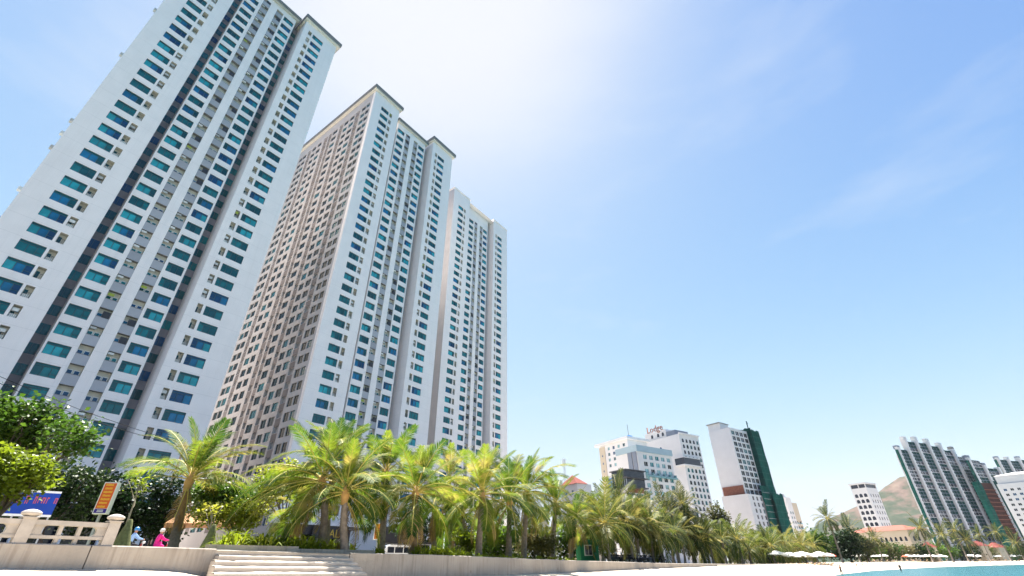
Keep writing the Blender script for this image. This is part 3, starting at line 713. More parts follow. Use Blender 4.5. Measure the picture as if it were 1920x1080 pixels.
        for xa, sg in ((x0 + .13 * L_, 1), (x1 - .13 * L_, -1)):        # rounded corners of the outer openings
            for zc, sz in ((.2, 1), (.42, -1)):
                r_ = MB(); R_ = .10; pts = [(xa, zc)]
                for i in range(7): a_ = pi / 2 * i / 6; pts.append((xa + sg * R_ * (1 - sin(a_)), zc + sz * R_ * (1 - cos(a_))))
                r_.poly([(x, -.058, z) for x, z in pts]); r_.poly([(x, .058, z) for x, z in pts])
                for (xA, zA), (xB, zB) in zip(pts[1:], pts[2:]): r_.quad((xA, -.058, zA), (xB, -.058, zB), (xB, .058, zB), (xA, .058, zA))
                r_.build('corner_bracket', ['pale_concrete'], b)
sea_wall()

# ------------------------------------------------------------------ palms
def frond_mesh(name, L=3.0, droop=.9, leaf=.62, n=44, wdt=.05, matname='palm_leaf', seed=0, stem=.16, hang=.5):
    """rachis along +x bending down; leaflets to both sides"""
    r = random.Random(seed); mb = MB(); pts = []
    N = 14
    for i in range(N + 1):
        s = i / N; ang = -droop * s ** 1.6
        if i == 0: p = Vector((0, 0, 0))
        else: p = pts[-1] + Vector((cos(ang), 0, sin(ang))) * (L / N)
        pts.append(p)
    def P(s):
        x = s * N; i = min(int(x), N - 1); return pts[i].lerp(pts[i + 1], x - i), (pts[i + 1] - pts[i]).normalized()
    mb.tube(pts, [.032 * (1 - .85 * i / N) + .004 for i in range(N + 1)], 5, 1, cap=False)
    for k in range(n):
        s = stem + (1 - stem) * (k + r.random() * .6) / n
        p, d = P(min(s, .999)); up = Vector((0, 1, 0)).cross(d) * -1
        if up.z < 0: up = -up
        ll = leaf * (sin(pi * min(1, (s - stem) / (1 - stem) * .86 + .10)) ** .6) * r.uniform(.85, 1.15)
        for sg in (-1, 1):
            fwd = .55 + .5 * s + r.uniform(-.1, .1)
            dr = Vector((0, sg, 0)) + d * fwd + up * r.uniform(-.05, .28); dr.normalize()
            h = hang * r.uniform(.7, 1.3)
            a0 = p; a1 = p + dr * ll * .5 + Vector((0, 0, -1)) * ll * .10 * h; dr2 = (dr + Vector((0, 0, -1)) * 1.1 * h).normalized(); a2 = a1 + dr2 * ll * .5
            wv = (dr.cross(up)).normalized() * wdt * .5
            if wv.length < 1e-5: wv = d * wdt * .5
            i = len(mb.v); mb.v += [tuple(a0 - wv * .5), tuple(a0 + wv * .5), tuple(a1 + wv), tuple(a1 - wv), tuple(a2)]
            mb.f += [(i, i + 1, i + 2, i + 3), (i + 3, i + 2, i + 4)]; mb.m += [0, 0]
    return mb.mesh(name, [matname, 'rachis'])
FRONDS = {}
for key, kw in {'up': dict(L=3.0, droop=.6, leaf=.66, hang=.22), 'mid': dict(L=3.3, droop=1.15, leaf=.74, hang=.42), 'low': dict(L=3.1, droop=1.0, leaf=.74, hang=.7)}.items():
    FRONDS[key] = [frond_mesh('frond', seed=s + len(key) * 10, n=66, wdt=.036, **kw) for s in range(3)]
FRONDS['dry'] = [frond_mesh('frond', seed=70 + s, n=40, wdt=.03, L=2.7, droop=.7, leaf=.6, hang=1.1, matname='palm_leaf_dry') for s in range(2)]
def trunk_mesh(base_, top, r0, r1, seed=0, bow=.3, rings=True):
    r = random.Random(seed); mb = MB(); base_, top = Vector(base_), Vector(top); d = top - base_
    side = Vector((r.uniform(-1, 1), r.uniform(-1, 1), 0)) * bow; n = 26 if rings else 8
    pts, rad = [], []
    for i in range(n + 1):
        s = i / n; p = base_ + d * s + side * sin(pi * s) * .5
        rr = r1 + (r0 - r1) * (1 - s) ** 1.4
        if s < .1: rr *= 1 + .5 * (1 - s / .1)
        pts.append(p); rad.append(rr * (1.09 if (rings and i % 2) else 1.0))
    mb.tube(pts, rad, 10 if rings else 7); return mb.mesh('trunk', 'palm_bark', True)
def palm(px, py, Y, bpx, label, nf=22, size=1.0, seed=0, extra=(), pitch0=84, low=22, tr=.19):
    """px,py: heart of the crown in the photo; bpx: where the trunk meets the top of the wall"""
    r = random.Random(seed * 7 + 3); c = at(px, py, Y)
    bx = at(bpx, 1040, Y); g = ground_z(bx.x, bx.y)
    t = thing('coconut_palm', label, 'palm', (bx.x, bx.y, g - .05), 0, 'coconut palms just behind the beach wall')
    o = c - Vector((bx.x, bx.y, g - .05))
    ob('trunk', trunk_mesh((0, 0, 0), o, tr * size, tr * .62 * size, seed), t)
    mb = MB(); mb.tube([o - Vector((0, 0, .5 * size)), o - Vector((0, 0, .1)), o + Vector((0, 0, .35 * size))], [.13 * size, .20 * size, .10 * size], 9); mb.build('crownshaft', ['crownshaft'], t, smooth=True)
    for k in range(nf):
        s = k / (nf - 1); az = k * 2.39996 + r.uniform(-.3, .3); pit = radians(pitch0 - (pitch0 + low) * s ** .9 + r.uniform(-8, 8))
        key = 'up' if s < .33 else ('mid' if s < .72 else 'low')
        f = ob('frond', r.choice(FRONDS[key]), t, o + Vector((0, 0, .22 * size * (1 - s))), None, size * r.uniform(.82, 1.1) * (1 if s > .12 else .82))
        f.rotation_euler = (r.uniform(-.35, .35), -pit, az)
    for k in range(r.randint(2, 4)):       # dead fronds hanging against the trunk
        f = ob('frond', r.choice(FRONDS['dry']), t, o - Vector((0, 0, .2)), None, size * r.uniform(.7, .95)); f.rotation_euler = (r.uniform(-.3, .3), radians(r.uniform(42, 66)), r.uniform(0, 6.28))
    for az, pit, sc_ in extra:
        f = ob('frond', FRONDS['mid'][0], t, o, None, size * sc_); f.rotation_euler = (0, -radians(pit), radians(az))
    return t
palm(356, 900, 24, 322, 'leaning young coconut palm standing apart in front of the nearest tower', 22, 1.05, 1, extra=((-8, 18, 1.15), (70, 60, 1.0), (30, 55, 1.0)), low=-8, tr=.23)
palm(604, 903, 22, 597, 'coconut palm with dark trunk by the steps, long fronds drooping far to the left', 24, .98, 2, extra=((200, 0, 1.25), (215, -12, 1.2), (190, 14, 1.15)))
palm(648, 925, 21, 648, 'coconut palm with ringed pale trunk at the right end of the steps', 22, .92, 3, extra=((100, 70, 1.2), (60, 65, 1.15)))
palm(628, 865, 27, 612, 'tall coconut palm whose crown rises behind the palms by the steps', 22, 1.05, 4)
palm(724, 890, 28, 713, 'coconut palm behind the small orange street sign', 24, 1.08, 5)
palm(779, 925, 24.5, 774, 'full coconut palm with broad spreading crown right of the white van', 26, 1.0, 6, extra=((175, 22, 1.15), (5, 20, 1.1), (95, 75, 1.25)))
palm(815, 950, 31, 816, 'slim coconut palm with brownish lower fronds right of the broad crowned palm', 20, .95, 7)
palm(842, 900, 38, 850, 'coconut palm far back whose crown shows between the two fullest palms', 20, 1.05, 8)
palm(904, 930, 29, 897, 'coconut palm with thick brown trunk and upright fronds below the third tower', 25, 1.08, 9, extra=((80, 72, 1.3),))
palm(955, 940, 33, 953, 'coconut palm with slender dark trunk right of the third tower', 24, 1.12, 10, extra=((20, 70, 1.25),))
palm(988, 925, 36, 981, 'coconut palm leaning right, its crown highest against the open sky', 25, 1.18, 11, extra=((15, 55, 1.2),))
palm(1042, 950, 41, 1034, 'coconut palm in front of the telecom mast, with tattered crown', 24, 1.12, 12)
palm(560, 960, 30, 560, 'short coconut palm with bent trunk behind the flower bed', 16, .75, 13)
palm(1078, 975, 44, 1070, 'coconut palm directly left of the green kiosk', 22, 1.05, 14)
palm(868, 965, 37, 868, 'small coconut palm standing low between the larger trunks below the third tower', 18, .9, 15)

# far palms: crown as one mesh, trunk as another
def crown_mesh(name, matname, nf, seed, leaf=.8, n=22):
    r = random.Random(seed); v, f, mi = [], [], []
    src = [frond_mesh('frond_tmp', L=3.2, droop=d, leaf=leaf, n=n, wdt=.085, matname=matname, seed=seed + i, hang=h) for i, (d, h) in enumerate(((.5, .3), (1.2, .6), (1.4, .9)))]
    for k in range(nf):
        s = k / (nf - 1); az = k * 2.39996 + r.uniform(-.3, .3); pit = radians(82 - 116 * s ** .85 + r.uniform(-7, 7))
        me = src[0 if s < .33 else (1 if s < .7 else 2)]; sc_ = r.uniform(.8, 1.1)
        mtx = Matrix.Rotation(az, 4, 'Z') @ Matrix.Rotation(-pit, 4, 'Y') @ Matrix.Rotation(r.uniform(-.35, .35), 4, 'X') @ Matrix.Scale(sc_, 4)
        i0 = len(v)
        for vv in me.vertices: v.append(tuple(mtx @ vv.co))
        for p in me.polygons: f.append(tuple(i0 + q for q in p.vertices)); mi.append(p.material_index)
    for me in src: bpy.data.meshes.remove(me)
    me = bpy.data.meshes.new(name); me.from_pydata(v, [], f); me.materials.append(M[matname]); me.materials.append(M['rachis'])
    me.polygons.foreach_set('material_index', mi); return me
CROWNS = [crown_mesh('crown', 'palm_leaf_far', 21, 50 + i * 5) for i in range(5)]
CROWNS_D = [crown_mesh('crown', 'palm_leaf_dark', 20, 90 + i * 5) for i in range(3)]
def far_palm(px, py, Y, label, group, size=1.0, dark=False, seed=0, zg=None):
    r = random.Random(seed + 400); c = at(px, py, Y); g = ground_z(c.x, c.y) if zg is None else zg
    lean = Vector((r.uniform(-.06, .06), r.uniform(-.06, .06), 0)) * max(1, c.z - g)
    b_ = Vector((c.x, c.y, g)) - lean
    t = thing('coconut_palm', label, 'palm', b_, 0, group); o = c - b_
    ob('trunk', trunk_mesh((0, 0, -.1), o, .17 * size, .11 * size, seed, .2, False), t)
    ob('crown', (CROWNS_D if dark else CROWNS)[seed % (3 if dark else 5)], t, o, (0, 0, r.uniform(0, 6.28)), size * r.uniform(.9, 1.1))
ORD = ['first', 'second', 'third', 'fourth', 'fifth', 'sixth', 'seventh', 'eighth', 'ninth', 'tenth', 'eleventh', 'twelfth', 'thirteenth', 'fourteenth', 'fifteenth', 'sixteenth', 'seventeenth', 'eighteenth', 'nineteenth', 'twentieth', 'twenty-first', 'twenty-second', 'twenty-third', 'twenty-fourth', 'twenty-fifth', 'twenty-sixth']
def nth(i, lb): return lb + ', ' + ORD[i] + ' from left'
k = 0
def band(x0, x1, n, y0, y1, Y0, Y1, size, label, group, dark=False, jit=10):
    global k
    for i in range(n):
        s = (i + rnd.uniform(.1, .9)) / n; k += 1
        far_palm(x0 + (x1 - x0) * s, y0 + (y1 - y0) * s + rnd.uniform(-jit, jit), Y0 + (Y1 - Y0) * s + rnd.uniform(-.12, .12) * Y0, nth(i, label), group, size * rnd.uniform(.85, 1.15), dark or rnd.random() < .3, k)
g1 = 'coconut palms packed behind the wall right of the green kiosk'
band(1105, 1240, 10, 985, 988, 47, 60, 1.0, 'coconut palm in the thick yellowish row right of the green kiosk', g1)
band(1130, 1300, 8, 962, 965, 62, 84, 1.15, 'coconut palm rising behind the yellowish row, below the white hotels', 'taller coconut palms below the white hotels', True)
band(1230, 1330, 8, 1000, 1004, 60, 80, 1.0, 'coconut palm low in the row below the tallest hotel', 'low coconut palms below the tallest hotel')
band(1320, 1450, 13, 1020, 1022, 85, 115, 1.15, 'coconut palm in the low row below the green netted building', 'coconut palms below the netted building')
band(1420, 1530, 10, 1024, 1026, 120, 150, 1.4, 'coconut palm behind the first row of white beach umbrellas', 'coconut palms behind the first umbrellas')
for px, py, Y, s_, lb in ((1160, 935, 60, 1.15, 'dark tall palm rising in front of the left hotel'), (1278, 945, 75, 1.2, 'dark palm rising in front of the arched hotel'), (1551, 972, 165, 1.7, 'lone dark palm above the green trees, left of the red roofed building'),
                       (1592, 995, 185, 1.9, 'dark palm right beside the left end of the red roofed building'), (1640, 1012, 215, 1.8, 'dark palm before the middle of the red roofed building'), (1725, 990, 230, 2.0, 'tall dark palm at the right end of the red roofed building'),
                       (1765, 1002, 240, 2.1, 'dark palm before the foot of the striped tower, first of the cluster'), (1790, 995, 245, 2.0, 'tallest dark palm of the cluster before the striped tower'), (1812, 1012, 240, 1.8, 'rightmost dark palm of the cluster before the striped tower'),
                       (1836, 1002, 250, 1.5, 'small dark palm beside the small red roof'), (1868, 998, 260, 1.6, 'dark palm in front of the far right buildings'), (1905, 1018, 262, 2.2, 'dark palm at the photo\'s right edge above the umbrellas')):
    k += 1; far_palm(px, py, Y, lb, 'dark palms on the far side of the bay', s_, True, k)

# ------------------------------------------------------------------ broadleaf trees and shrubs
def leaf_cloud(name, blobs, n, size, matname, seed, parent=None, flat=.55, shell=.55):
    """blobs = (centre, (rx, ry, rz)); leaves as folded quads spread through the outer part of every blob"""
    g = np.random.default_rng(seed); vol = np.array([b[1][0] * b[1][1] * b[1][2] for b in blobs]) ** .7; vol /= vol.sum()
    idx = g.choice(len(blobs), n, p=vol); C = np.array([b[0] for b in blobs])[idx]; Rr = np.array([b[1] for b in blobs])[idx]
    d = g.normal(size=(n, 3)); d /= np.linalg.norm(d, axis=1)[:, None]
    rad = (shell + (1.08 - shell) * g.random(n) ** .7)[:, None]
    # twig clusters: pull leaves towards a limited set of twigs
    P = C + d * rad * Rr
    twigs = P[g.integers(0, n, max(6, n // 14))]
    j = g.integers(0, len(twigs), n); P = np.where((g.random(n) < .75)[:, None], twigs[j] + g.normal(size=(n, 3)) * size * 1.15, P)
    ax = g.normal(size=(n, 3)); ax[:, 2] *= flat; ax /= np.linalg.norm(ax, axis=1)[:, None]
    nn = g.normal(size=(n, 3)) * .6; nn[:, 2] += 1.0
    sd_ = np.cross(ax, nn); sd_ /= np.linalg.norm(sd_, axis=1)[:, None] + 1e-9
    L_ = (size * (.7 + .6 * g.random(n)))[:, None]; Wd = L_ * .36; upv = np.cross(sd_, ax)
    v = np.stack([P, P + ax * L_ * .5 + sd_ * Wd + upv * Wd * .25, P + ax * L_, P + ax * L_ * .5 - sd_ * Wd + upv * Wd * .25], 1).reshape(-1, 3)
    me = bpy.data.meshes.new(name); me.vertices.add(len(v)); me.vertices.foreach_set('co', v.ravel())
    f = np.arange(4 * n).reshape(n, 4); tri = np.concatenate([f[:, [0, 1, 2]], f[:, [0, 2, 3]]]).ravel()
    me.loops.add(len(tri)); me.loops.foreach_set('vertex_index', tri); me.polygons.add(2 * n)
    me.polygons.foreach_set('loop_start', np.arange(0, 6 * n, 3)); me.polygons.foreach_set('loop_total', np.full(2 * n, 3)); me.update(); me.validate()
    me.materials.append(M[matname]); return ob(name, me, parent)
def px_blobs(lst, Y, squash=.75):
    out = []
    for q in lst:
        px, py, r = q[:3]; dy = q[3] if len(q) > 3 else 0
        p = at(px, py, Y + dy); s = r * p.dot(_F) / FPX; out.append((p, (s, s, s * squash)))
    return out
def tree(label, base_px, Y, blobs, n, leaf, matname, seed, group=None, name='broadleaf_tree', bark='bark', r0=.16, fork=.45, squash=.75, zb=None):
    B = px_blobs(blobs, Y, squash); bx = at(base_px, 1030, Y); g = ground_z(bx.x, bx.y) if zb is None else zb
    t = thing(name, label, 'tree', (bx.x, bx.y, g), 0, group); O = Vector((bx.x, bx.y, g)); r = random.Random(seed)
    Bl = [(p - O, rr) for p, rr in B]; cen = sum((p for p, _ in Bl), Vector()) / len(Bl)
    fk = Vector((cen.x * fork * .6, cen.y * fork * .6, max(.4, cen.z * fork)))
    mb = MB(); mb.tube([(0, 0, -.2), fk * .5 + Vector((r.uniform(-.1, .1), r.uniform(-.1, .1), 0)), fk], [r0 * 1.25, r0, r0 * .8], 9); mb.build('trunk', [bark], t, smooth=True)
    for p, rr in Bl:
        mb = MB(); mid = fk.lerp(p, .55) + Vector((r.uniform(-.2, .2), r.uniform(-.2, .2), .15))
        mb.tube([fk, mid, p + Vector((0, 0, rr[2] * .3))], [r0 * .6, r0 * .36, r0 * .1], 6); 
        for _ in range(3): e = p + Vector((r.uniform(-1, 1) * rr[0] * .8, r.uniform(-1, 1) * rr[1] * .8, r.uniform(0, .8) * rr[2])); mb.tube([mid, e], [r0 * .2, r0 * .05], 5)
        mb.build('limb', [bark], t, smooth=True)
    leaf_cloud('crown', Bl, n, leaf, matname, seed, t)
    return t
tree('sea almond tree with glossy green leaves reaching in from the left edge', -70, 19, [(-70, 800, 60), (-10, 800, 55), (40, 795, 48), (88, 805, 46, 1), (128, 818, 40), (158, 835, 26), (60, 840, 34, 1), (-20, 850, 50, 1), (10, 770, 34), (60, 775, 26)], 7500, .20, 'leaf_green', 21)
tree('yellow green leafy bush tree below the sea almond at the left edge', -30, 16, [(-20, 880, 44), (25, 875, 40), (60, 895, 30), (20, 915, 32), (75, 878, 20), (-30, 920, 40)], 4200, .15, 'leaf_yellow', 22, r0=.09)
gd = 'dark shady trees across from the balustrade'
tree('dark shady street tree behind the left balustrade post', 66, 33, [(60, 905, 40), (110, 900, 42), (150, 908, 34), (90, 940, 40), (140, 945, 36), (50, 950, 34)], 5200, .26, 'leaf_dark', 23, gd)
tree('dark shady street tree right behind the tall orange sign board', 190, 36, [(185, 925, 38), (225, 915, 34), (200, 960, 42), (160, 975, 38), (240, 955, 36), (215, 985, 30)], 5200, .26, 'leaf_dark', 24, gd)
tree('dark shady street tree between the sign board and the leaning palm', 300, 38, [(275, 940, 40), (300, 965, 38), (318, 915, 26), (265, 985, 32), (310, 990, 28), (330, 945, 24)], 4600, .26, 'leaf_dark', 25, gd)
tree('small tree with flat tiers of bright leaves right of the leaning palm', 392, 27, [(372, 928, 22), (400, 918, 26), (432, 922, 24), (412, 945, 26), (455, 938, 22), (385, 950, 18)], 4200, .17, 'leaf_green', 26, squash=.5, r0=.09)
tree('yellow green shrub tree low beside the planter kerb', 440, 25, [(415, 968, 24), (445, 962, 26), (475, 955, 24), (385, 965, 20), (460, 980, 22)], 3600, .15, 'leaf_yellow', 27, squash=.7, r0=.06)
tree('feathery light green tree in front of the shaded tower side', 530, 34, [(505, 905, 30), (535, 890, 28), (560, 900, 26), (520, 925, 30), (548, 880, 18), (480, 930, 22)], 3600, .2, 'leaf_yellow', 28, r0=.09)
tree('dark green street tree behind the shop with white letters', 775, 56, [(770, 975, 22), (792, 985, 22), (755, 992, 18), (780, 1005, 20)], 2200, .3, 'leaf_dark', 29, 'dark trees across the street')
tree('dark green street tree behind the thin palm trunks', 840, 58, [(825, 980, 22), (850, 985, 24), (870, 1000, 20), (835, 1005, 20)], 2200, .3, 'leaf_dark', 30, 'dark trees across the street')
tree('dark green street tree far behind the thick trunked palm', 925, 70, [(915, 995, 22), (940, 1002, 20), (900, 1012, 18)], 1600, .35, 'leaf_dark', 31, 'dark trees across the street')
tree('feathery olive casuarina left of the lower netted building', 1349, 100, [(1340, 962, 12), (1355, 975, 14), (1345, 990, 16), (1362, 1000, 14), (1350, 1012, 16)], 3200, .45, 'leaf_olive', 32, squash=1.1, name='casuarina_tree', r0=.2)
tree('smaller olive casuarina with rounded crown left of the taller one', 1318, 98, [(1318, 985, 14), (1308, 1000, 16), (1328, 1005, 14), (1316, 1018, 16)], 2600, .45, 'leaf_olive', 33, squash=1.0, name='casuarina_tree', r0=.18)
tree('spreading bright green tree behind the first beach umbrellas', 1520, 170, [(1505, 1016, 13), (1525, 1010, 14), (1545, 1013, 13), (1530, 1026, 16), (1508, 1028, 15)], 3000, .8, 'leaf_green', 34, r0=.3)
tree('dark dense evergreen tree left of the red roofed building', 1590, 180, [(1575, 1010, 16), (1595, 1005, 15), (1585, 1028, 20), (1600, 1025, 16), (1570, 1032, 18)], 3000, .8, 'leaf_dark', 35, r0=.3)
tree('pale olive tree before the left half of the red roofed building', 1622, 205, [(1615, 1018, 12), (1628, 1022, 14), (1620, 1034, 16)], 1800, .8, 'leaf_olive', 36, r0=.25)
gb = 'rounded bushes behind the far umbrellas'
for i in range(17):
    px = 1600 + i * 20 + rnd.uniform(-5, 5)
    tree(nth(i, 'rounded bush in the hedge row behind the far umbrellas'), px, 235 + i * 3.5, [(px - 7, 1030 + rnd.uniform(-5, 4), 9), (px + 6, 1033 + rnd.uniform(-4, 3), 9), (px, 1040, 10)], 900, .8, rnd.choice(('leaf_green', 'leaf_green', 'leaf_olive', 'leaf_dark')), 60 + i, gb, name='bush', r0=.12, zb=-.15)
tree('round topped seaside bush in the shade of the palms before the kiosk', 1010, 40, [(1000, 1010, 18), (1025, 1018, 18), (985, 1022, 14)], 1800, .2, 'leaf_olive', 80, name='bush', r0=.05)
tree('light green bush behind the thin palm trunks', 880, 34, [(868, 1008, 16), (890, 1012, 16), (880, 1022, 14)], 1600, .16, 'leaf_yellow', 81, name='bush', r0=.05)

for i, (px, Y, lb) in enumerate(((935, 46, 'left'), (1000, 50, 'middle'), (1055, 54, 'right'))):
    tree('dark leafy shrub tree low behind the palm trunks below the mast, ' + lb + ' one of three', px, Y, [(px - 14, 1000, 17), (px + 14, 1004, 17), (px, 1018, 18), (px + 24, 1022, 14), (px - 24, 1020, 14), (px - 12, 1037, 12), (px + 14, 1039, 12), (px + 34, 1038, 11), (px - 34, 1036, 11)], 2600, .28, 'leaf_green' if i != 1 else 'leaf_olive', 84 + i, 'shrub trees below the mast', r0=.07)
def ground_cover():
    """strappy lilies and low shrubs along the top of the wall"""
    mb = MB(); r = random.Random(5)
    spots = [(px, 1028, n_) for px, n_ in ()]
    segs = [(412, 600, 120, 18.2, 21.5, 1.35), (600, 662, 24, 18.5, 21, 1.1), (690, 720, 6, 18.0, 19.0, .7), (778, 870, 60, 17.6, 20.5, 1.0), (870, 1000, 30, 17.8, 20.5, .6), (1000, 1080, 14, 18, 20, .7)]
    for x0, x1, n_, a, b, h in segs:
        for i in range(n_):
            px = r.uniform(x0, x1); nn = r.uniform(a, b); u_, _ = wall_u(px, 1035, nn); p = un(u_, nn, wall_top(u_) - .05)
            for j in range(15):
                az = r.uniform(0, 6.28); L_ = h * r.uniform(.45, .85); el = r.uniform(.5, 1.35); w_ = .022 + .02 * r.random()
                d = Vector((cos(az) * cos(el), sin(az) * cos(el), sin(el))); s_ = Vector((-sin(az), cos(az), 0)) * w_
                m_ = p + d * L_ * .6; e = m_ + (d + Vector((0, 0, -.9))).normalized() * L_ * .45
                i0 = len(mb.v); mb.v += [tuple(p - s_ * .6), tuple(p + s_ * .6), tuple(m_ + s_), tuple(m_ - s_), tuple(e)]
                mb.f += [(i0, i0 + 1, i0 + 2, i0 + 3), (i0 + 3, i0 + 2, i0 + 4)]; mb.m += [0, 0]
    o = mb.build('ground_cover', ['leaf_yellow']); tag(o, 'strappy bright green lilies and low plants along the top of the wall', 'plants', kind='stuff')
ground_cover()

def sapling(label, px, Y, topx, topy, sackw, sackh, seed):
    b = at(px, 1024, Y); g = ground_z(b.x, b.y); t = thing('sapling', label, 'tree', (b.x, b.y, g), 0); O = Vector((b.x, b.y, g)); r = random.Random(seed)
    top = at(topx, topy, Y) - O; mb = MB()
    fk = top * .45
    mb.tube([(0, 0, 0), top * .2, fk, top * .75 + Vector((.05, 0, 0)), top], [.05, .045, .035, .022, .01], 7)
    for q in range(5):
        s0 = top * r.uniform(.45, .9); e = s0 + Vector((r.uniform(-.4, .4), r.uniform(-.3, .3), r.uniform(.3, .8))); mb.tube([s0, (s0 + e) / 2 + Vector((.05, 0, -.03)), e], [.018, .013, .006], 5)
    mb.build('trunk', ['pale_bark'], t, smooth=True)
    leaf_cloud('leaf_tuft', [(top, (.25, .25, .2)), (top * .85 + Vector((.2, 0, .1)), (.15, .15, .12)), (top * .9 + Vector((-.2, 0, .2)), (.12, .12, .1))], 90, .14, 'leaf_yellow', seed, t)
    mb = MB(); mb.lathe([(sackw, 0), (sackw * .8, sackh * .3), (sackw * .45, sackh * .7), (.09, sackh), (.05, sackh * 1.05)], 10); mb.build('root_sack', ['net_sack'], t, smooth=True)
sapling('bare newly planted sapling with sacking round its base behind the wall', 226, 20, 262, 902, .36, 1.15, 3)
sapling('newly planted sapling with dark sacking mound left of the steps', 390, 21, 398, 955, .34, 1.05, 4)

# ------------------------------------------------------------------ street things
def sign_board(label, px, Y, ytop, ybot, wd, lower=True, rot=0.0, group=None):
    a = at(px, ytop, Y); b_ = at(px, ybot, Y); g = ground_z(a.x, a.y); h = a.z - b_.z
    t = thing('street_sign', label, 'sign', (a.x, a.y, g), rot, group); zb = b_.z - g; dp = wd * .22
    mb = MB(); mb.box(-.04, .04, -.04, .04, 0, zb); mb.build('pole', ['steel'], t)
    mb = MB(); mb.box(-wd / 2, wd / 2, -dp, dp, zb, zb + h); bd = mb.build('board', ['sign_white'], t)
    mb = MB(); mg = wd * .07; zs = zb + h * .17 if lower else zb + mg
    mb.box(-wd / 2 + mg, wd / 2 - mg, -dp - .006, -dp + .01, zs, zb + h - mg); mb.build('face', ['sign_orange'], bd)
    r = random.Random(int(px))
    for i in range(7):
        mb = MB()
        z = zs + (zb + h - mg - zs) * (i + .5) / 7; hh = (zb + h - zs) / 7 * .27; x = -wd * .34 + r.uniform(0, .1) * wd; xe = wd * r.uniform(.2, .36)
        while x < xe:
            w_ = wd * r.uniform(.05, .10); mb.box(x, min(x + w_, xe), -dp - .012, -dp - .004, z - hh * r.uniform(.8, 1.1), z + hh * r.uniform(.7, 1.2)); x += w_ + wd * .022
        mb.build('lettering', ['sign_yellow'], bd)
    if lower:
        mb = MB(); mb.box(-wd / 2 + mg, wd / 2 - mg, -dp - .006, -dp + .01, zb + mg, zs - .01); mb.build('face', ['sign_navy'], bd)
        mb = MB()
        for z in (.06, .105): 
            for i in range(5): mb.box(-wd * .22 + i * wd * .09, -wd * .22 + i * wd * .09 + wd * .07, -dp - .012, -dp - .004, zb + h * z, zb + h * (z + .025))
        mb.build('lettering', ['sign_white'], bd)
sign_board('tall orange and navy sign board behind the balustrade, white edged', 213, 20, 905, 964, .50, True, radians(10))
sign_board('small orange sign board on a pole between the palms, right of the steps', 712, 36, 981, 1012, .62, False, radians(20))

def banner():
    a = at(-40, 937, 29); b_ = at(96, 962, 31); t = thing('banner', 'long blue banner with red lettering behind the balustrade', 'banner', (a.x, a.y, ground_z(a.x, a.y)), atan2(b_.y - a.y, b_.x - a.x))
    L_ = (b_ - a).length; z1 = 3.55; z0 = 2.35; mb = MB(); mb.box(0, L_, -.04, .04, z0, z1); pn = mb.build('panel', ['banner_blue'], t)
    mb = MB(); mb.box(0, L_, -.05, .05, z1, z1 + .12); mb.box(0, L_, -.05, .05, z0 - .12, z0); mb.build('edge_strip', ['sign_white'], t)
    for x in (.1, L_ / 2, L_ - .1): mb = MB(); mb.box(x - .04, x + .04, .06, .14, 0, z1); mb.build('post', ['steel'], t)
    r = random.Random(9); mb = MB(); x = L_ * .31
    while x < L_ * .97:
        w_ = r.uniform(.09, .17); hh = r.uniform(.15, .22); zc = (z0 + z1) / 2 + .18
        if r.random() > .12:
            mb.box(x, x + w_ * .3, -.055, -.045, zc - hh, zc + hh); mb.box(x + w_ * .3, x + w_, -.055, -.045, zc + hh * .6, zc + hh)
            if r.random() > .4: mb.box(x + w_ * .7, x + w_, -.055, -.045, zc - hh, zc + hh * .59)
        x += w_ + .07
    mb.build('lettering', ['letter_red'], pn)
banner()

def shop_sign(label, txt, tower_u, n, z, w_, h, letter, size, x_off):
    zz = z; t = thing('shop_sign', label, 'sign', un(tower_u, n, zz), TH)
    mb = MB(); mb.box(-w_ / 2, w_ / 2, 0, .15, -h / 2, h / 2); mb.build('panel', ['shop_dark'], t)
    o = ob('lettering', text_mesh(txt, size, .06, letter), t, (x_off, -.07, -size * .36), (pi / 2, 0, 0))
u_, z_ = (lambda v: (v.dot(D1) * 89.2 / v.dot(D2), v.z * 89.2 / v.dot(D2)))(ray(624, 1000))
shop_sign('dark shop sign with gold capital letters on the middle tower\'s ground floor', 'MALL', u_, 89.2, z_, 9, 1.9, 'gold', 2.0, 0)
def small_shop(label, px, py, Y, w_, d_, h, txt):
    p = at(px, py, Y); g = ground_z(p.x, p.y); t = thing('kiosk_shop', label, 'shop', (p.x, p.y, g), TH)
    mb = MB(); mb.box(-w_ / 2, w_ / 2, 0, d_, 0, h); mb.build('wall', ['far_white'], t)
    mb = MB(); mb.box(-w_ / 2 - .2, w_ / 2 + .2, -1.2, -.01, h - 1.5, h + .1); f_ = mb.build('fascia', ['shop_dark'], t)
    ob('lettering', text_mesh(txt, 1.15, .04, 'sign_white'), f_, (1.2, -1.25, h - 1.05), (pi / 2, 0, 0))
    for i in range(4): mb = MB(); x = -w_ / 2 + .2 + i * (w_ - .2) / 4; mb.box(x, x + (w_ - .8) / 4, -.06, -.004, .1, h - 1.6); mb.build('shop_window', ['black_glass'], t)
    mb = MB(); mb.box(-w_ / 2 - .3, w_ / 2 + .3, -.3, d_, h + .105, h + .25); mb.build('roof', ['cornice_grey'], t)
small_shop('low dark fronted shop with white letters behind the palms', 762, 1012, 66, 8.5, 6, 3.9, 'SCUBA')

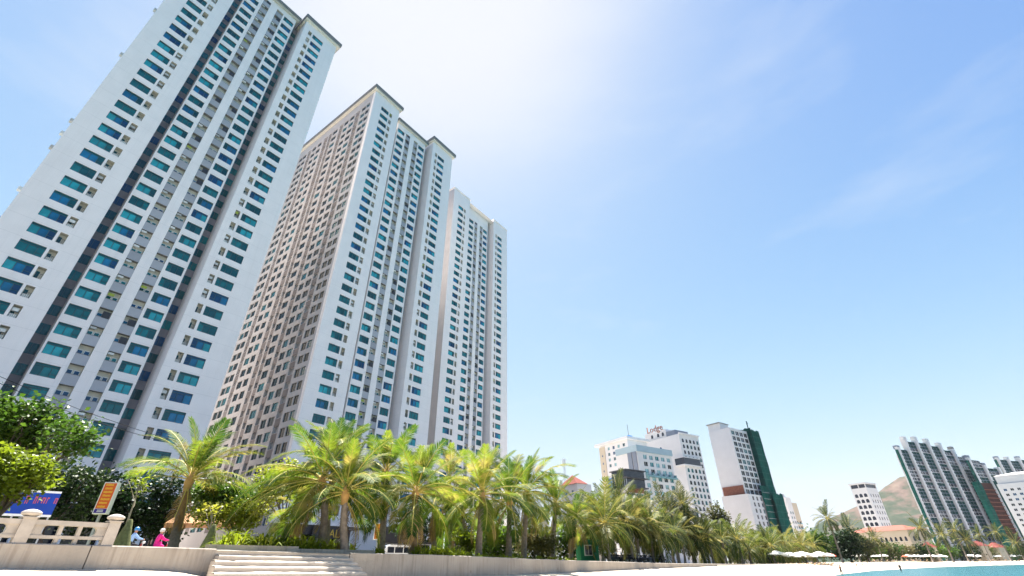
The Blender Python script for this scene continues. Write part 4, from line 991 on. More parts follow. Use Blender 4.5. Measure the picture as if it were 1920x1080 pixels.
def cables():
    for dy, lb in ((0, 'upper of the two black power cables sagging across the nearest tower'), (13, 'lower of the two black power cables sagging across the nearest tower')):
        pts = [at(-260, 600 + dy * 1.2, 30), at(-120, 655 + dy * 1.1, 32), at(0, 706 + dy, 34), at(80, 740 + dy, 35.5), at(160, 772 + dy * .9, 37), at(250, 803 + dy * .7, 38.5), at(345, 832 + dy * .4, 40)]
        mb = MB(); mb.tube(pts, .022, 5); tag(mb.build('power_cable', ['rubber']), lb, 'cable')
    b = at(346, 836, 40.1); g = ground_z(b.x, b.y); t = thing('utility_pole', 'dark utility pole behind the leaning palm, carrying the power cables', 'pole', (b.x, b.y, g))
    mb = MB(); mb.tube([(0, 0, 0), (0, 0, b.z - g + .1)], [.13, .08], 8); mb.build('pole', ['bark'], t, smooth=True); mb = MB(); mb.box(-.7, .7, -.05, .05, b.z - g - .1, b.z - g); mb.build('crossarm', ['dark_metal'], t)
cables()

def market_tent():
    p = at(385, 990, 37); g = ground_z(p.x, p.y); t = thing('market_canopy', 'faded orange canvas market canopy behind the leaning palm', 'canopy', (p.x, p.y, g), TH * .2)
    mb = MB(); z = 2.3
    mb.quad((-2.2, -1.2, z), (2.2, -1.2, z), (2.0, 0, z + .7), (-2.0, 0, z + .7)); mb.quad((-2.0, 0, z + .7), (2.0, 0, z + .7), (2.2, 1.2, z), (-2.2, 1.2, z)); mb.quad((-2.2, -1.21, z - .3), (2.2, -1.21, z - .3), (2.2, -1.2, z), (-2.2, -1.2, z))
    mb.poly([(-2.2, -1.2, z), (-2.2, 1.2, z), (-2.0, 0, z + .7)]); mb.poly([(2.2, -1.2, z), (2.2, 1.2, z), (2.0, 0, z + .7)]); mb.build('canvas', ['orange_tarp'], t)
    for x in (-2.1, 2.1):
        for y in (-1.1, 1.1): mb = MB(); mb.tube([(x, y, 0), (x, y, z)], .03, 6); mb.build('leg', ['steel'], t)
market_tent()

def kiosk():
    p = at(1101, 1030, 47); g = ground_z(p.x, p.y); t = thing('kiosk', 'small green kiosk with white framed window among the palms', 'kiosk', (p.x, p.y, g), radians(12))
    mb = MB(); mb.box(-.85, .85, -.6, .6, 0, 1.75); mb.build('wall', ['kiosk_green'], t)
    mb = MB(); mb.box(-1.0, 1.0, -.8, .75, 1.752, 1.86); mb.build('roof', ['kiosk_green'], t)
    mb = MB(); mb.box(-.5, .25, -.66, -.604, .62, 1.45, 0); w_ = mb.build('window', ['frame_white'], t)
    mb = MB(); mb.box(-.44, -.15, -.675, -.662, .68, 1.39); mb.box(-.10, .19, -.675, -.662, .68, 1.39); mb.build('pane', ['black_glass'], w_)
kiosk()
def lamp_post(px, pyt, Y, label):
    p = at(px, pyt, Y); g = ground_z(p.x, p.y); h = p.z - g; t = thing('street_lamp', label, 'lamp', (p.x, p.y, g), TH)
    mb = MB(); mb.tube([(0, 0, 0), (0, 0, h)], [.07, .045], 8); mb.build('pole', ['steel'], t, smooth=True)
    mb = MB(); mb.lathe([(.0, h + .32), (.16, h + .26), (.2, h + .12), (.12, h)], 10); mb.build('globe', ['lamp_glass'], t, smooth=True)
lamp_post(835, 980, 43, 'thin pale street lamp among the palm trunks')

# ------------------------------------------------------------------ people, motorbikes, van
def figure(name, label, loc, rotz, J, bones, mats_of, group=None, cat='person', scale=1.0):
    """J: joint -> (x, y, z, r); bones: (a, b, material); grown with a skin modifier into one continuous body"""
    names = list(J); me = bpy.data.meshes.new('sk'); me.from_pydata([J[n_][:3] for n_ in names], [(names.index(a), names.index(b)) for a, b, _ in bones], [])
    o = bpy.data.objects.new('sk', me); col.objects.link(o); md = o.modifiers.new('s', 'SKIN'); sv = me.skin_vertices[0].data
    for i, n_ in enumerate(names): sv[i].radius = (J[n_][3],) * 2; sv[i].use_root = (n_ == 'pelvis')
    ss = o.modifiers.new('u', 'SUBSURF'); ss.levels = 2; ss.render_levels = 2
    dg = bpy.context.evaluated_depsgraph_get(); out = bpy.data.meshes.new_from_object(o.evaluated_get(dg)); bpy.data.objects.remove(o)
    mats = []; [mats.append(m_) for _, _, m_ in bones if m_ not in mats]; out.materials.clear()
    for m_ in mats: out.materials.append(M[m_])
    segs = [(Vector(J[a][:3]), Vector(J[b][:3]), mats.index(m_)) for a, b, m_ in bones]
    for p in out.polygons:
        c = p.center; best = 9
        for a, b, mi in segs:
            d = b - a; s = max(0, min(1, (c - a).dot(d) / max(1e-6, d.length_squared))); q = (c - (a + d * s)).length
            if q < best: best = q; p.material_index = mi
        p.use_smooth = True
    t = thing(name, label, cat, loc, rotz, group); t.scale = (scale,) * 3; ob('body', out, t)
    return t
def standing(label, loc, rotz, shirt, legs, arms='down', stride=.12, scale=1.0, group=None, hair=True, lower='skin'):
    s = stride
    J = {'pelvis': (0, 0, .92, .135), 'waist': (0, 0, 1.08, .125), 'chest': (0, 0, 1.30, .15), 'neck': (0, 0, 1.47, .055), 'head': (0, .01, 1.60, .095), 'crown': (0, 0, 1.70, .075)}
    for q, n_ in ((-1, 'l'), (1, 'r')):
        J['hip' + n_] = (.09 * q, 0, .88, .09); J['knee' + n_] = (.10 * q, s * q, .49, .062); J['ank' + n_] = (.10 * q, s * q * 1.6, .09, .042); J['toe' + n_] = (.11 * q, s * q * 1.6 + .16, .035, .035)
        J['sh' + n_] = (.18 * q, 0, 1.40, .06)
        if arms == 'down': J['el' + n_] = (.25 * q, -.03, 1.13, .042); J['wr' + n_] = (.24 * q, .08, .89, .032); J['hand' + n_] = (.24 * q, .12, .80, .035)
        else: J['el' + n_] = (.26 * q, .08, 1.62, .042); J['wr' + n_] = (.12 * q, .05, 1.80, .032); J['hand' + n_] = (.06 * q, .03, 1.86, .035)
    B = [('pelvis', 'waist', legs), ('waist', 'chest', shirt), ('chest', 'neck', shirt), ('neck', 'head', 'skin'), ('head', 'crown', 'hair')]
    for n_ in 'lr':
        B += [('pelvis', 'hip' + n_, legs), ('hip' + n_, 'knee' + n_, legs), ('knee' + n_, 'ank' + n_, lower), ('ank' + n_, 'toe' + n_, lower), ('chest', 'sh' + n_, shirt), ('sh' + n_, 'el' + n_, shirt if shirt != 'skin' else 'skin'), ('el' + n_, 'wr' + n_, 'skin'), ('wr' + n_, 'hand' + n_, 'skin')]
    return figure('person', label, loc, rotz, J, B, None, group, scale=scale)
def rider(label, loc, rotz, top, legs, helmet, long_=False):
    J = {'pelvis': (-.18, 0, .82, .15), 'waist': (-.16, 0, 1.0, .135), 'chest': (-.10, 0, 1.24, .16), 'neck': (-.06, 0, 1.40, .06), 'head': (-.03, 0, 1.53, .10), 'crown': (-.04, 0, 1.62, .08)}
    B = [('pelvis', 'waist', top), ('waist', 'chest', top), ('chest', 'neck', top), ('neck', 'head', 'skin'), ('head', 'crown', helmet)]
    for q, n_ in ((-1, 'l'), (1, 'r')):
        J['hip' + n_] = (-.14, .10 * q, .80, .10); J['knee' + n_] = (.24, .15 * q, .74, .07 if not long_ else .1); J['ank' + n_] = (.16, .15 * q, .33, .045); J['toe' + n_] = (.32, .15 * q, .28, .04)
        J['sh' + n_] = (-.08, .19 * q, 1.33, .065); J['el' + n_] = (.16, .27 * q, 1.12, .048); J['wr' + n_] = (.40, .26 * q, 1.05, .036); J['hand' + n_] = (.49, .25 * q, 1.04, .038)
        B += [('pelvis', 'hip' + n_, legs), ('hip' + n_, 'knee' + n_, legs), ('knee' + n_, 'ank' + n_, legs), ('ank' + n_, 'toe' + n_, 'trouser_dark'), ('chest', 'sh' + n_, top), ('sh' + n_, 'el' + n_, top), ('el' + n_, 'wr' + n_, top), ('wr' + n_, 'hand' + n_, 'skin')]
    t = figure('person', label, loc, rotz, J, B, None)
    mb = MB(); mb.lathe([(.135, -.02), (.142, .05), (.125, .12), (.08, .165), (.0, .18)], 14, c=(-.04, 0, 1.54)); mb.box(.07, .17, -.08, .08, 1.53, 1.55); mb.build('helmet', [helmet], t, smooth=True)
    if long_:
        mb = MB(); mb.lathe([(.17, .98), (.24, .8), (.30, .6), (.32, .5)], 12, c=(-.05, 0, 0)); mb.build('skirt', [top], t, smooth=True)
    return t
def wheel_mesh():
    a = MB(); a.lathe([(.20, -.03), (.25, -.045), (.285, -.02), (.285, .02), (.25, .045), (.20, .03), (.20, -.03)], 18, axis='y'); ty = a.mesh('tyre', 'rubber', True)
    b = MB(); b.lathe([(.19, -.02), (.2, 0), (.19, .02)], 18, axis='y'); b.lathe([(0, -.05), (.05, -.05), (.05, .05), (0, .05)], 8, axis='y')
    for i in range(5): q = i * 2 * pi / 5; b.tube([(.04 * cos(q), 0, .04 * sin(q)), (.195 * cos(q), 0, .195 * sin(q))], .014, 5)
    return ty, b.mesh('rim', 'steel')
TYRE, RIM = wheel_mesh()
def motorbike(label, loc, rotz, body, group=None):
    t = thing('motorbike', label, 'motorbike', loc, rotz, group)
    for x in (-.6, .62): w_ = ob('wheel', TYRE, t, (x, 0, .285)); ob('rim', RIM, w_)
    mb = MB()
    prof = [(-.75, .55, .10), (-.5, .66, .15), (-.2, .60, .15), (.02, .42, .17), (.2, .40, .17), (.36, .58, .16), (.44, .85, .10)]
    low = [.42, .36, .28, .24, .26, .40, .78]
    for (x0, z0, w0), (x1, z1, w1), l0, l1 in zip(prof, prof[1:], low, low[1:]):
        mb.quad((x0, -w0, l0), (x1, -w1, l1), (x1, -w1 * .8, z1), (x0, -w0 * .8, z0)); mb.quad((x0, w0, l0), (x1, w1, l1), (x1, w1 * .8, z1), (x0, w0 * .8, z0)); mb.quad((x0, -w0 * .8, z0), (x1, -w1 * .8, z1), (x1, w1 * .8, z1), (x0, w0 * .8, z0)); mb.quad((x0, -w0, l0), (x1, -w1, l1), (x1, w1, l1), (x0, w0, l0))
    mb.build('fairing', [body], t)
    mb = MB(); mb.box(-.72, .0, -.13, .13, .665, .76); mb.build('seat', ['rubber'], t)
    mb = MB(); mb.tube([(.62, -.07, .285), (.46, -.06, .95)], .022, 6); mb.tube([(.62, .07, .285), (.46, .06, .95)], .022, 6); mb.build('fork', ['steel'], t)
    mb = MB(); mb.tube([(.40, -.34, 1.02), (.47, -.1, 1.0), (.47, .1, 1.0), (.40, .34, 1.02)], .018, 6); mb.tube([(.46, -.25, 1.02), (.5, -.28, 1.2)], .008, 4); mb.tube([(.46, .25, 1.02), (.5, .28, 1.2)], .008, 4); mb.box(.48, .5, -.34, -.22, 1.18, 1.27); mb.box(.48, .5, .22, .34, 1.18, 1.27); mb.build('handlebar', ['dark_metal'], t)
    mb = MB(); mb.lathe([(.0, .12), (.07, .1), (.09, 0), (.0, -.04)], 10, c=(.54, 0, .86)); mb.build('headlight', ['lamp_glass'], t, smooth=True)
    mb = MB(); mb.tube([(.36, 0, .5), (.62, 0, .62), (.86, 0, .5)], .07, 6); mb.build('mudguard', [body], t, smooth=True)
    return t
def on_road(px, py, n):
    v = ray(px, py); p = v * (n / v.dot(D2)); return Vector((p.x, p.y, ground_z(p.x, p.y) + .02)), p.z
for px, py, lb, lb2, top, hel, lg, bd in ((256, 1000, 'person in light blue jacket and blue helmet riding a motorbike', 'red fronted motorbike ridden by the person in light blue', 'jacket_blue', 'helmet_blue', 'trouser_dark', 'bike_red'), (303, 1005, 'person in a magenta dress and pale helmet riding beside the leaning palm', 'red motorbike ridden by the person in magenta', 'magenta', 'helmet_pale', 'magenta', 'bike_red')):
    p, _ = on_road(px, py, 37); rz = TH - radians(6)
    motorbike(lb2, p, rz, bd); rider(lb, p, rz, top, lg, hel, top == 'magenta')
gp = 'motorbikes parked in a row behind the wall'
src = None
for i in range(11):
    px = 1146 + i * 9 + rnd.uniform(-2, 2); n_ = 21 + rnd.uniform(0, 2.0); u_, _ = wall_u(px, 1050, n_); q = un(u_, n_, wall_top(u_) - .04)
    if src is None: src = motorbike(nth(i, 'dark motorbike parked in the row right of the green kiosk'), q, 2.6, 'bike_dark', gp)
    else: copy_tree(src, None, q, 2.6 + rnd.uniform(-.5, .5), None, nth(i, 'dark motorbike parked in the row right of the green kiosk'))

def van():
    p, _ = on_road(737, 1030, 46); t = thing('van', 'white van seen between the palm trunks right of the steps', 'van', p, TH + pi * .93)
    prof = [(-2.2, .35), (-2.25, .95), (-2.1, 1.75), (-1.9, 1.92), (.75, 1.95), (1.15, 1.8), (1.75, 1.12), (2.2, .98), (2.3, .65), (2.25, .32)]
    mb = MB(); w_ = .84
    for (x0, z0), (x1, z1) in zip(prof, prof[1:] + prof[:1]): mb.quad((x0, -w_, z0), (x1, -w_, z1), (x1, w_, z1), (x0, w_, z0))
    mb.poly([(x, -w_, z) for x, z in prof]); mb.poly([(x, w_, z) for x, z in prof]); mb.build('body', ['car_white'], t)
    mb = MB(); mb.quad((1.20, -.72, 1.78), (1.74, -.76, 1.17), (1.74, .76, 1.17), (1.20, .72, 1.78)); 
    for q in mb.v[:]: pass
    g = mb.build('windscreen', ['black_glass'], t, (.025, 0, .02))
    for s in (-1, 1):
        for x0, x1 in ((-1.9, -.9), (-.8, .2), (.3, 1.1)): mb = MB(); mb.box(x0, x1, s * .845 - .004, s * .845 + .004, 1.15, 1.72); mb.build('side_window', ['black_glass'], t)
        for x in (-1.45, 1.45): o = ob('wheel', TYRE, t, (x, s * .74, .32), None, (1.15, 2.2, 1.15)); ob('rim', RIM, o)
        mb = MB(); mb.box(2.2, 2.31, s * .55 - .2, s * .55 + .2, .72, .92); mb.build('headlight', ['lamp_glass'], t)
    mb = MB(); mb.box(2.22, 2.36, -.84, .84, .32, .55); mb.build('bumper', ['dark_metal'], t)
van()

# ------------------------------------------------------------------ the beach: umbrellas, loungers, people
def umbrella(label, group, p, red=False, size=1.0, store={}):
    key = 'r' if red else 'w'
    if key not in store:
        a = MB(); n_ = 8; R_ = 1.45
        for i in range(n_):
            q0, q1 = 2 * pi * i / n_, 2 * pi * (i + 1) / n_
            e0, e1 = (R_ * cos(q0), R_ * sin(q0), 1.95), (R_ * cos(q1), R_ * sin(q1), 1.95); m0, m1 = (R_ * .5 * cos(q0), R_ * .5 * sin(q0), 2.3), (R_ * .5 * cos(q1), R_ * .5 * sin(q1), 2.3)
            a.quad(e0, e1, m1, m0); a.poly([m0, m1, (0, 0, 2.5)]); a.quad(e0, e1, (e1[0], e1[1], 1.78), (e0[0], e0[1], 1.78))
        can = a.mesh('canopy', 'umbrella_red' if red else 'umbrella_white'); b = MB(); b.tube([(0, 0, 0), (0, 0, 2.48)], .03, 6); store[key] = (can, b.mesh('pole', 'wood'))
    can, pole = store[key]; t = thing('beach_umbrella', label, 'umbrella', p, rnd.uniform(0, 1), group); t.scale = (size,) * 3; ob('canopy', can, t); ob('pole', pole, t)
def lounger_src():
    t = thing('sun_lounger', 'brown wooden sun lounger under the first row of umbrellas', 'sun lounger', (0, 0, 0), 0, 'loungers under the first umbrellas')
    mb = MB(); mb.box(-.9, .35, -.3, .3, .28, .34); mb.build('seat', ['wood'], t); mb = MB(); mb.quad((.35, -.3, .34), (.95, -.3, .75), (.95, .3, .75), (.35, .3, .34)); mb.quad((.35, -.3, .28), (.97, -.3, .70), (.97, .3, .70), (.35, .3, .28)); mb.build('backrest', ['wood'], t)
    for x in (-.8, .3):
        for y in (-.27, .27): mb = MB(); mb.box(x - .03, x + .03, y - .03, y + .03, 0, .28); mb.build('leg', ['wood'], t)
    return t
def sand_at(px, py, Y):
    p = at(px, py, Y); return p
rows = [(1462, 1558, 13, 1062, 1060, 104, 122, 'white beach umbrella in the first row, above the brown loungers', 'first row of white umbrellas'),
        (1606, 1662, 9, 1052.5, 1052.5, 215, 235, 'white beach umbrella in the row before the red roofed building', 'white umbrellas before the red roofed building'),
        (1705, 1775, 11, 1052, 1052, 235, 255, 'white beach umbrella in the row before the striped tower', 'white umbrellas before the striped tower'),
        (1822, 1838, 4, 1051.5, 1051.5, 265, 268, 'white beach umbrella in the short group of four at the right', 'short group of four white umbrellas'),
        (1868, 1882, 3, 1051, 1051, 275, 278, 'white beach umbrella in the trio near the right edge', 'trio of white umbrellas'),
        (1889, 1918, 7, 1050.5, 1050, 280, 290, 'white beach umbrella in the row at the photo\'s right edge', 'white umbrellas at the right edge')]
for x0, x1, n_, y0, y1, Y0, Y1, lb, gr in rows:
    for i in range(n_):
        s = i / max(1, n_ - 1); umbrella(nth(i, lb), gr, at(x0 + (x1 - x0) * s, y0 + (y1 - y0) * s, Y0 + (Y1 - Y0) * s), size=1.0 + .12 * rnd.uniform(-1, 1))
umbrella('red beach umbrella at the end of the first white row', None, at(1561, 1060, 126), True); umbrella('red beach umbrella under the edge of the row before the striped tower', None, at(1700, 1052, 232), True, .9)
L0 = None
for i in range(12):
    p = at(1468 + i * 8, 1064 - i * .2, 98 + i * 1.5); p.z -= .05
    if L0 is None: L0 = lounger_src(); L0.location = p; L0['label'] = nth(0, L0['label'])
    else: copy_tree(L0, None, p, rnd.uniform(-.2, .2), None, nth(i, 'brown wooden sun lounger under the first row of umbrellas'))
L1 = None; li = -1
for i in range(26):
    px = 1600 + i * 12.4; p = at(px, 1054.0 - i * .1, 205 + i * 3)
    if 1785 < px < 1815: continue
    li += 1; L1 = copy_tree(L0, None, p, rnd.uniform(-.4, .4), None, nth(li, 'brown sun lounger beneath the far umbrellas'), 'loungers under the far umbrellas')
standing('person in red swim shorts walking on the sand before the first umbrellas', at(1464, 1074, 98), .6, 'skin', 'swim_red')
standing('person in dark swimwear walking beside the one in red shorts', at(1470, 1075, 98), 1.0, 'skin', 'swim_blue')
standing('person in dark shorts wading at the waterline with both arms raised', at(1581, 1083, 84), 2.5, 'skin', 'trouser_dark', 'up', .05)
for i, px in enumerate((1608, 1614, 1620)): standing(('left', 'middle', 'right')[i] + ' one of three bathers standing together at the waterline', at(px, 1065.5, 118 + i), i * 1.3, 'skin', ('swim_red', 'swim_blue', 'swim_red')[i], scale=.62)
standing('person in dark clothes strolling along the wet sand', at(1630, 1066.5, 150), 1.2, 'trouser_dark', 'trouser_dark')
standing('person in blue swim shorts strolling behind the one in dark clothes', at(1638, 1066, 152), 1.2, 'skin', 'swim_blue')
standing('swimmer standing waist deep in the turquoise water', at(1692, 1076, 105), 0, 'trouser_dark', 'trouser_dark')

# ------------------------------------------------------------------ buildings farther along the bay
def bframe(px, py, Y, az):
    """nearest top corner seen at (px, py); local +x runs right along azimuth az, local +y runs left/back"""
    p = at(px, py, Y); return p, Vector((sin(az), cos(az), 0)), Vector((-cos(az), sin(az), 0))
def span(p, d, px, py):
    r = ray(px, py); det = d.x * (-r.y) + d.y * r.x
    return ((-p.x) * (-r.y) - (-r.x) * (-p.y)) / det if abs(det) > 1e-9 else 0
def zat(px, py, p):           # height of the line of sight above the vertical edge through p
    r = ray(px, py); return r.z * (p.y / r.y)
WINM = {}
def win_mesh(w_, h, g, kind='flat'):
    key = (round(w_, 2), round(h, 2), g, kind)
    if key not in WINM:
        mb = MB(); f = .07
        mb.quad((0, .03, 0), (w_, .03, 0), (w_, .03, h), (0, .03, h), 0)
        mb.box(w_ / 2 - .04, w_ / 2 + .04, -.02, .025, 0, h, 1); mb.box(0, w_, -.05, .026, 0, f, 1)
        if kind == 'balcony': mb.box(-.12, w_ + .12, -.9, -.02, -.25, -.1, 1); mb.box(-.1, w_ + .1, -.9, -.84, -.1, .85, 2)
        if kind == 'arch':       # dark arched opening
            mb = MB(); pts = [(0, 0), (w_, 0)] + [(w_ / 2 + w_ / 2 * cos(a), h * .6 + h * .4 * sin(a)) for a in [pi * i / 6 for i in range(7)]]
            mb.poly([(x, -.02, z) for x, z in pts], 0); mb.box(-.08, w_ + .08, -.25, -.03, -.12, -.005, 1)
        WINM[key] = mb.mesh('window', [g, 'frame_white', 'glass_pale'])
    return WINM[key]
def block(t, x0, x1, y0, y1, z0, z1, wall='far_white', front=None, side=None, roof='cornice_grey', parapet=.8, name='wall'):
    """front / side = dict(cols=n or [(a0, a1)], rows=[z of sills], h, w, g=[glass], kind)"""
    mb = MB(); allw = []
    for spec, P, a0, a1, isf in ((front, front_map(y0), x0, x1, True), (side, side_map(x0), y0, y1, False)):
        cols = []
        if spec:
            cc = spec['cols']; m0, m1 = spec.get('margin', (1.0, 1.0))
            if isinstance(cc, int): pitch = (a1 - a0 - m0 - m1) / cc; cc = [(a0 + m0 + pitch * (i + .5) - spec['w'] / 2, a0 + m0 + pitch * (i + .5) + spec['w'] / 2) for i in range(cc)]
            ops = [(z, z + spec['h']) for z in spec['rows']]
            hole = spec.get('kind', 'flat') != 'arch'
            if hole: cols = [(a, b, ops, .3, 0, None) for a, b in cc]
            allw.append((isf, cc, ops, spec))
        facade(mb, P, a0, a1, z0, z1, cols, 0)
    mb.quad((x1, y0, z0), (x1, y1, z0), (x1, y1, z1), (x1, y0, z1)); mb.quad((x0, y1, z0), (x1, y1, z0), (x1, y1, z1), (x0, y1, z1)); mb.quad((x0, y0, z1 - .3), (x1, y0, z1 - .3), (x1, y1, z1 - .3), (x0, y1, z1 - .3), 1)
    mb.build(name, [wall, roof], t)
    for isf, cc, ops, spec in allw:
        for a, b in cc:
            for z0_, z1_ in ops:
                me = win_mesh(b - a, z1_ - z0_, rnd.choice(spec['g']), spec.get('kind', 'flat')); d = .25 if spec.get('kind', 'flat') != 'arch' else 0
                if isf: ob('window', me, t, (a, y0 + d, z0_))
                else: ob('window', me, t, (x0 + d, b, z0_), (0, 0, -pi / 2))
def building(label, px, py, Y, az, group=None, name='hotel_building', cat='building'):
    p, dx, dy = bframe(px, py, Y, radians(az)); g = ground_z(p.x, p.y) - .1
    t = thing(name, label, cat, (p.x, p.y, 0), radians(90 - az), group); return t, p, dx, dy, g
fl = lambda z0, n, h: [z0 + i * h for i in range(n)]

# hotel with the wide flat roof and blue frame
t, p, dx, dy, g = building('white hotel with overhanging flat roof and big blue frame, leftmost of the hotel cluster', 1175, 818, 262, 57)
wl = span(p, dy, 1124, 834); wr = span(p, dx, 1212, 830); H = p.z
block(t, 0, wr, 0, wl, g, H - 1.5, 'far_white', None, dict(cols=4, rows=fl(H - 14.2, 4, 3.1), h=1.7, w=1.7, g=['glass_deep', 'glass_pale', 'glass_navy'], margin=(1.0, 5.2)))
mb = MB(); mb.box(-1.5, wr + 1.5, -1.5, wl + 3.0, H - 1.5, H - .2); mb.build('roof', ['far_white'], t)
mb = MB(); mb.box(-.35, -.02, wl - 4.2, wl + .3, g, H - 2.4); mb.build('pilaster', ['far_cream'], t)
for i in range(9): ob('window', win_mesh(.9, 1.2, 'glass_navy'), t, (-.42, wl - 1.6, H - 8 - i * 4.2), (0, 0, -pi / 2))
mb = MB(); zb_ = H - 20; mb.box(-.4, -.03, 2.2, wl - 4.4, zb_ - 1.6, zb_, 0); mb.box(-.4, -.031, wl - 7.4, wl - 4.4, g + 14, zb_ - 1.61, 0); mb.build('blue_frame', ['sign_blue'], t)
mb = MB(); mb.box(-.3, -.028, 4.2, wl - 9.0, zb_ - 4.6, zb_ - 3); mb.build('name_panel', ['sign_white'], t)
mb = MB(); mb.box(wr * .3, wr * .3 + 3, 3, 6, H - .2, H + 1.8); mb.build('roof_plant', ['sign_blue'], t); mb = MB(); mb.tube([(wr * .35, 3.5, H + 1.8), (wr * .35, 3.5, H + 8)], .12, 5); mb.build('antenna', ['dark_metal'], t)

# hotel with grey crown band and pale teal windows
t, p, dx, dy, g = building('white hotel with grey top band, dark glass column and rows of pale teal windows', 1192, 834, 232, 57)
wr = span(p, dx, 1257, 847); wl = span(p, dy, 1175, 836); H = p.z; fh = 3.25
block(t, 0, wr, 0, wl + 8, g, H - 3.0, 'far_white', dict(cols=5, rows=fl(H - 6.2 - fh * 11, 12, fh), h=2.0, w=2.6, g=['glass_pale', 'glass_pale', 'glass_pale', 'glass_smoke', 'glass_teal'], margin=(3.2, .6)))
mb = MB(); mb.box(-.4, wr + .6, -.5, wl + 8, H - 3.0, H); mb.build('crown_band', ['steel_blue'], t)
mb = MB(); mb.box(-.45, -.02, .4, wl * .45, g + 16, H - 3.02); mb.box(-.46, -.021, wl * .55, wl, g + 16, H - 3.02); mb.build('glass_column', ['slate_panel'], t)
mb = MB(); zc = H - 13.6; mb.box(4.0, wr + .3, -1.4, -.02, zc - .9, zc); 
for i in range(6): mb.box(4.0 + i * (wr - 4) / 5.2, 4.6 + i * (wr - 4) / 5.2, -1.3, -.03, zc, zc + 1.2)
mb.build('balcony_row', ['glass_pale'], t)
# glass box restaurant and lower block in front of it
t, p, dx, dy, g = building('black glass box lounge cantilevered over a low white block with teal balconies', 1172, 880, 205, 57)
wl = span(p, dy, 1149, 884); wr = span(p, dx, 1204, 888); H = p.z
mb = MB(); mb.box(-1.0, wr, -1.0, wl, H - 3.2, H - .4); lo = mb.build('glass_box', ['black_glass'], t)
mb = MB(); mb.box(-1.6, wr + .6, -1.6, wl + .6, H - .39, H); mb.box(-2.4, wr + .8, -2.4, wl + .6, H - 3.6, H - 3.21); mb.box(-2.0, wr + .6, -2.0, wl + .4, H - 7.4, H - 6.9); mb.build('floor_slab', ['dark_metal'], t)
mb = MB(); mb.box(-.8, wr, -.8, wl, H - 6.89, H - 3.61); mb.build('glass_box', ['black_glass'], t)
mb = MB()
for i in range(9): y = -1.9 + (wl + 2) * i / 8; mb.box(-2.0, -1.9, y, y + .12, H - 6.88, H - 3.62)
mb.build('mullion', ['steel'], t)
block(t, 0, wr * .96, 0, wl, g, H - 7.42, 'far_white', dict(cols=2, rows=fl(H - 11.6 - 3.3 * 2, 3, 3.3), h=2.4, w=4.2, g=['glass_teal', 'glass_curtain'], kind='balcony', margin=(.3, .3)))
mb = MB(); mb.box(.3, wr * .95, -.4, -.02, H - 8.9, H - 7.5); mb.build('terracotta_band', ['brick_red'], t)

# tall arched hotel with rooftop letters
t, p, dx, dy, g = building('tall white hotel with small arched windows and brown rooftop letters', 1272, 813, 290, 57)
wl = span(p, dy, 1208, 829); wr = span(p, dx, 1309, 821); H = p.z; fh = 3.5
nrow = int((H - 6) / fh)
block(t, 0, wr, 0, wl, g, H, 'far_white', dict(cols=5, rows=fl(H - 5 - fh * (nrow - 1), nrow, fh), h=2.4, w=1.9, g=['black_glass', 'black_glass', 'glass_deep', 'glass_smoke'], kind='arch', margin=(1.2, .2)), dict(cols=[(wl * .52, wl * .52 + 1.7), (wl * .64, wl * .64 + 1.7)], rows=[H - 7.5, H - 12], h=2.1, w=1.7, g=['glass_navy'], kind='arch'))
pz = zat(1249, 804, p + dy * (wl * .36)); 
block(t, 1, wr * .6, wl * .36, wl - .5, H - .31, pz, 'far_white', None, dict(cols=[(wl * .42, wl * .42 + 1.8), (wl * .56, wl * .56 + 1.8), (wl * .74, wl * .74 + 1.8)], rows=[H + 1.2], h=2.4, w=1.8, g=['black_glass'], kind='arch'), name='penthouse')
mb = MB(); mb.box(wr * .05, wr * .7, wl * .1, wl * .36, H - .32, H + 3.2); mb.build('roof_terrace', ['slate_panel'], t)
ob('rooftop_letters', text_mesh('Lodge', 5.6, .25, 'letter_brown'), t, (.9, wl * .66, pz + .1), (pi / 2, 0, -pi / 2))
mb = MB(); mb.box(-1.2, wr * .75, -1.2, 5.5, H - 18.2, H - 14.4); mb.build('glass_bay', ['black_glass'], t)
mb = MB(); mb.box(-1.4, wr * .77, -1.4, 5.7, H - 19.0, H - 18.21); mb.box(-1.4, wr * .77, -1.4, 5.7, H - 14.39, H - 13.9); mb.build('bay_slab', ['far_white'], t)
mb = MB(); mb.box(-.2, wr + .3, -.7, -.02, H + .0, H + .8); mb.build('cornice', ['far_white'], t)

# small white house with hipped red roof, telecom mast
t, p, dx, dy, g = building('small white house with hipped red roof behind the palms, left of the hotels', 1082, 906, 150, 57, name='house')
wl = span(p, dy, 1070, 908); wr = span(p, dx, 1108, 907); H = p.z
block(t, 0, wr, 0, wl + 5, g, H, 'far_white', dict(cols=[(.8, 1.6), (1.9, 2.7)], rows=[H - 3.0, H - 7, H - 11], h=1.1, w=.8, g=['glass_navy'], kind='arch'), dict(cols=2, rows=fl(H - 9, 3, 3), h=1.3, w=1.2, g=['glass_blue', 'glass_navy']))
mb = MB(); a = [(-.4, -.4, H), (wr * .72, -.4, H), (wr * .72, wl + 5.4, H), (-.4, wl + 5.4, H)]; tip = (wr * .3, wl * .5 + 2.5, H + 3.0)
for i in range(4): mb.poly([a[i], a[(i + 1) % 4], tip])
mb.build('roof', ['roof_tile'], t)
t, p, dx, dy, g = building('low terrace house with dark veranda behind the palms, left of the hotels', 1096, 945, 140, 57, name='house'); wr = span(p, dx, 1124, 946); H = p.z
block(t, 0, wr, 0, 8, g, H, 'far_cream', dict(cols=3, rows=[H - 3.4], h=2.3, w=wr / 4.2, g=['black_glass', 'glass_navy'], margin=(.2, .2)), None)
mb = MB(); mb.box(-.5, wr + .5, -1.2, 8, H + .01, H + .45); mb.build('roof', ['wood'], t)
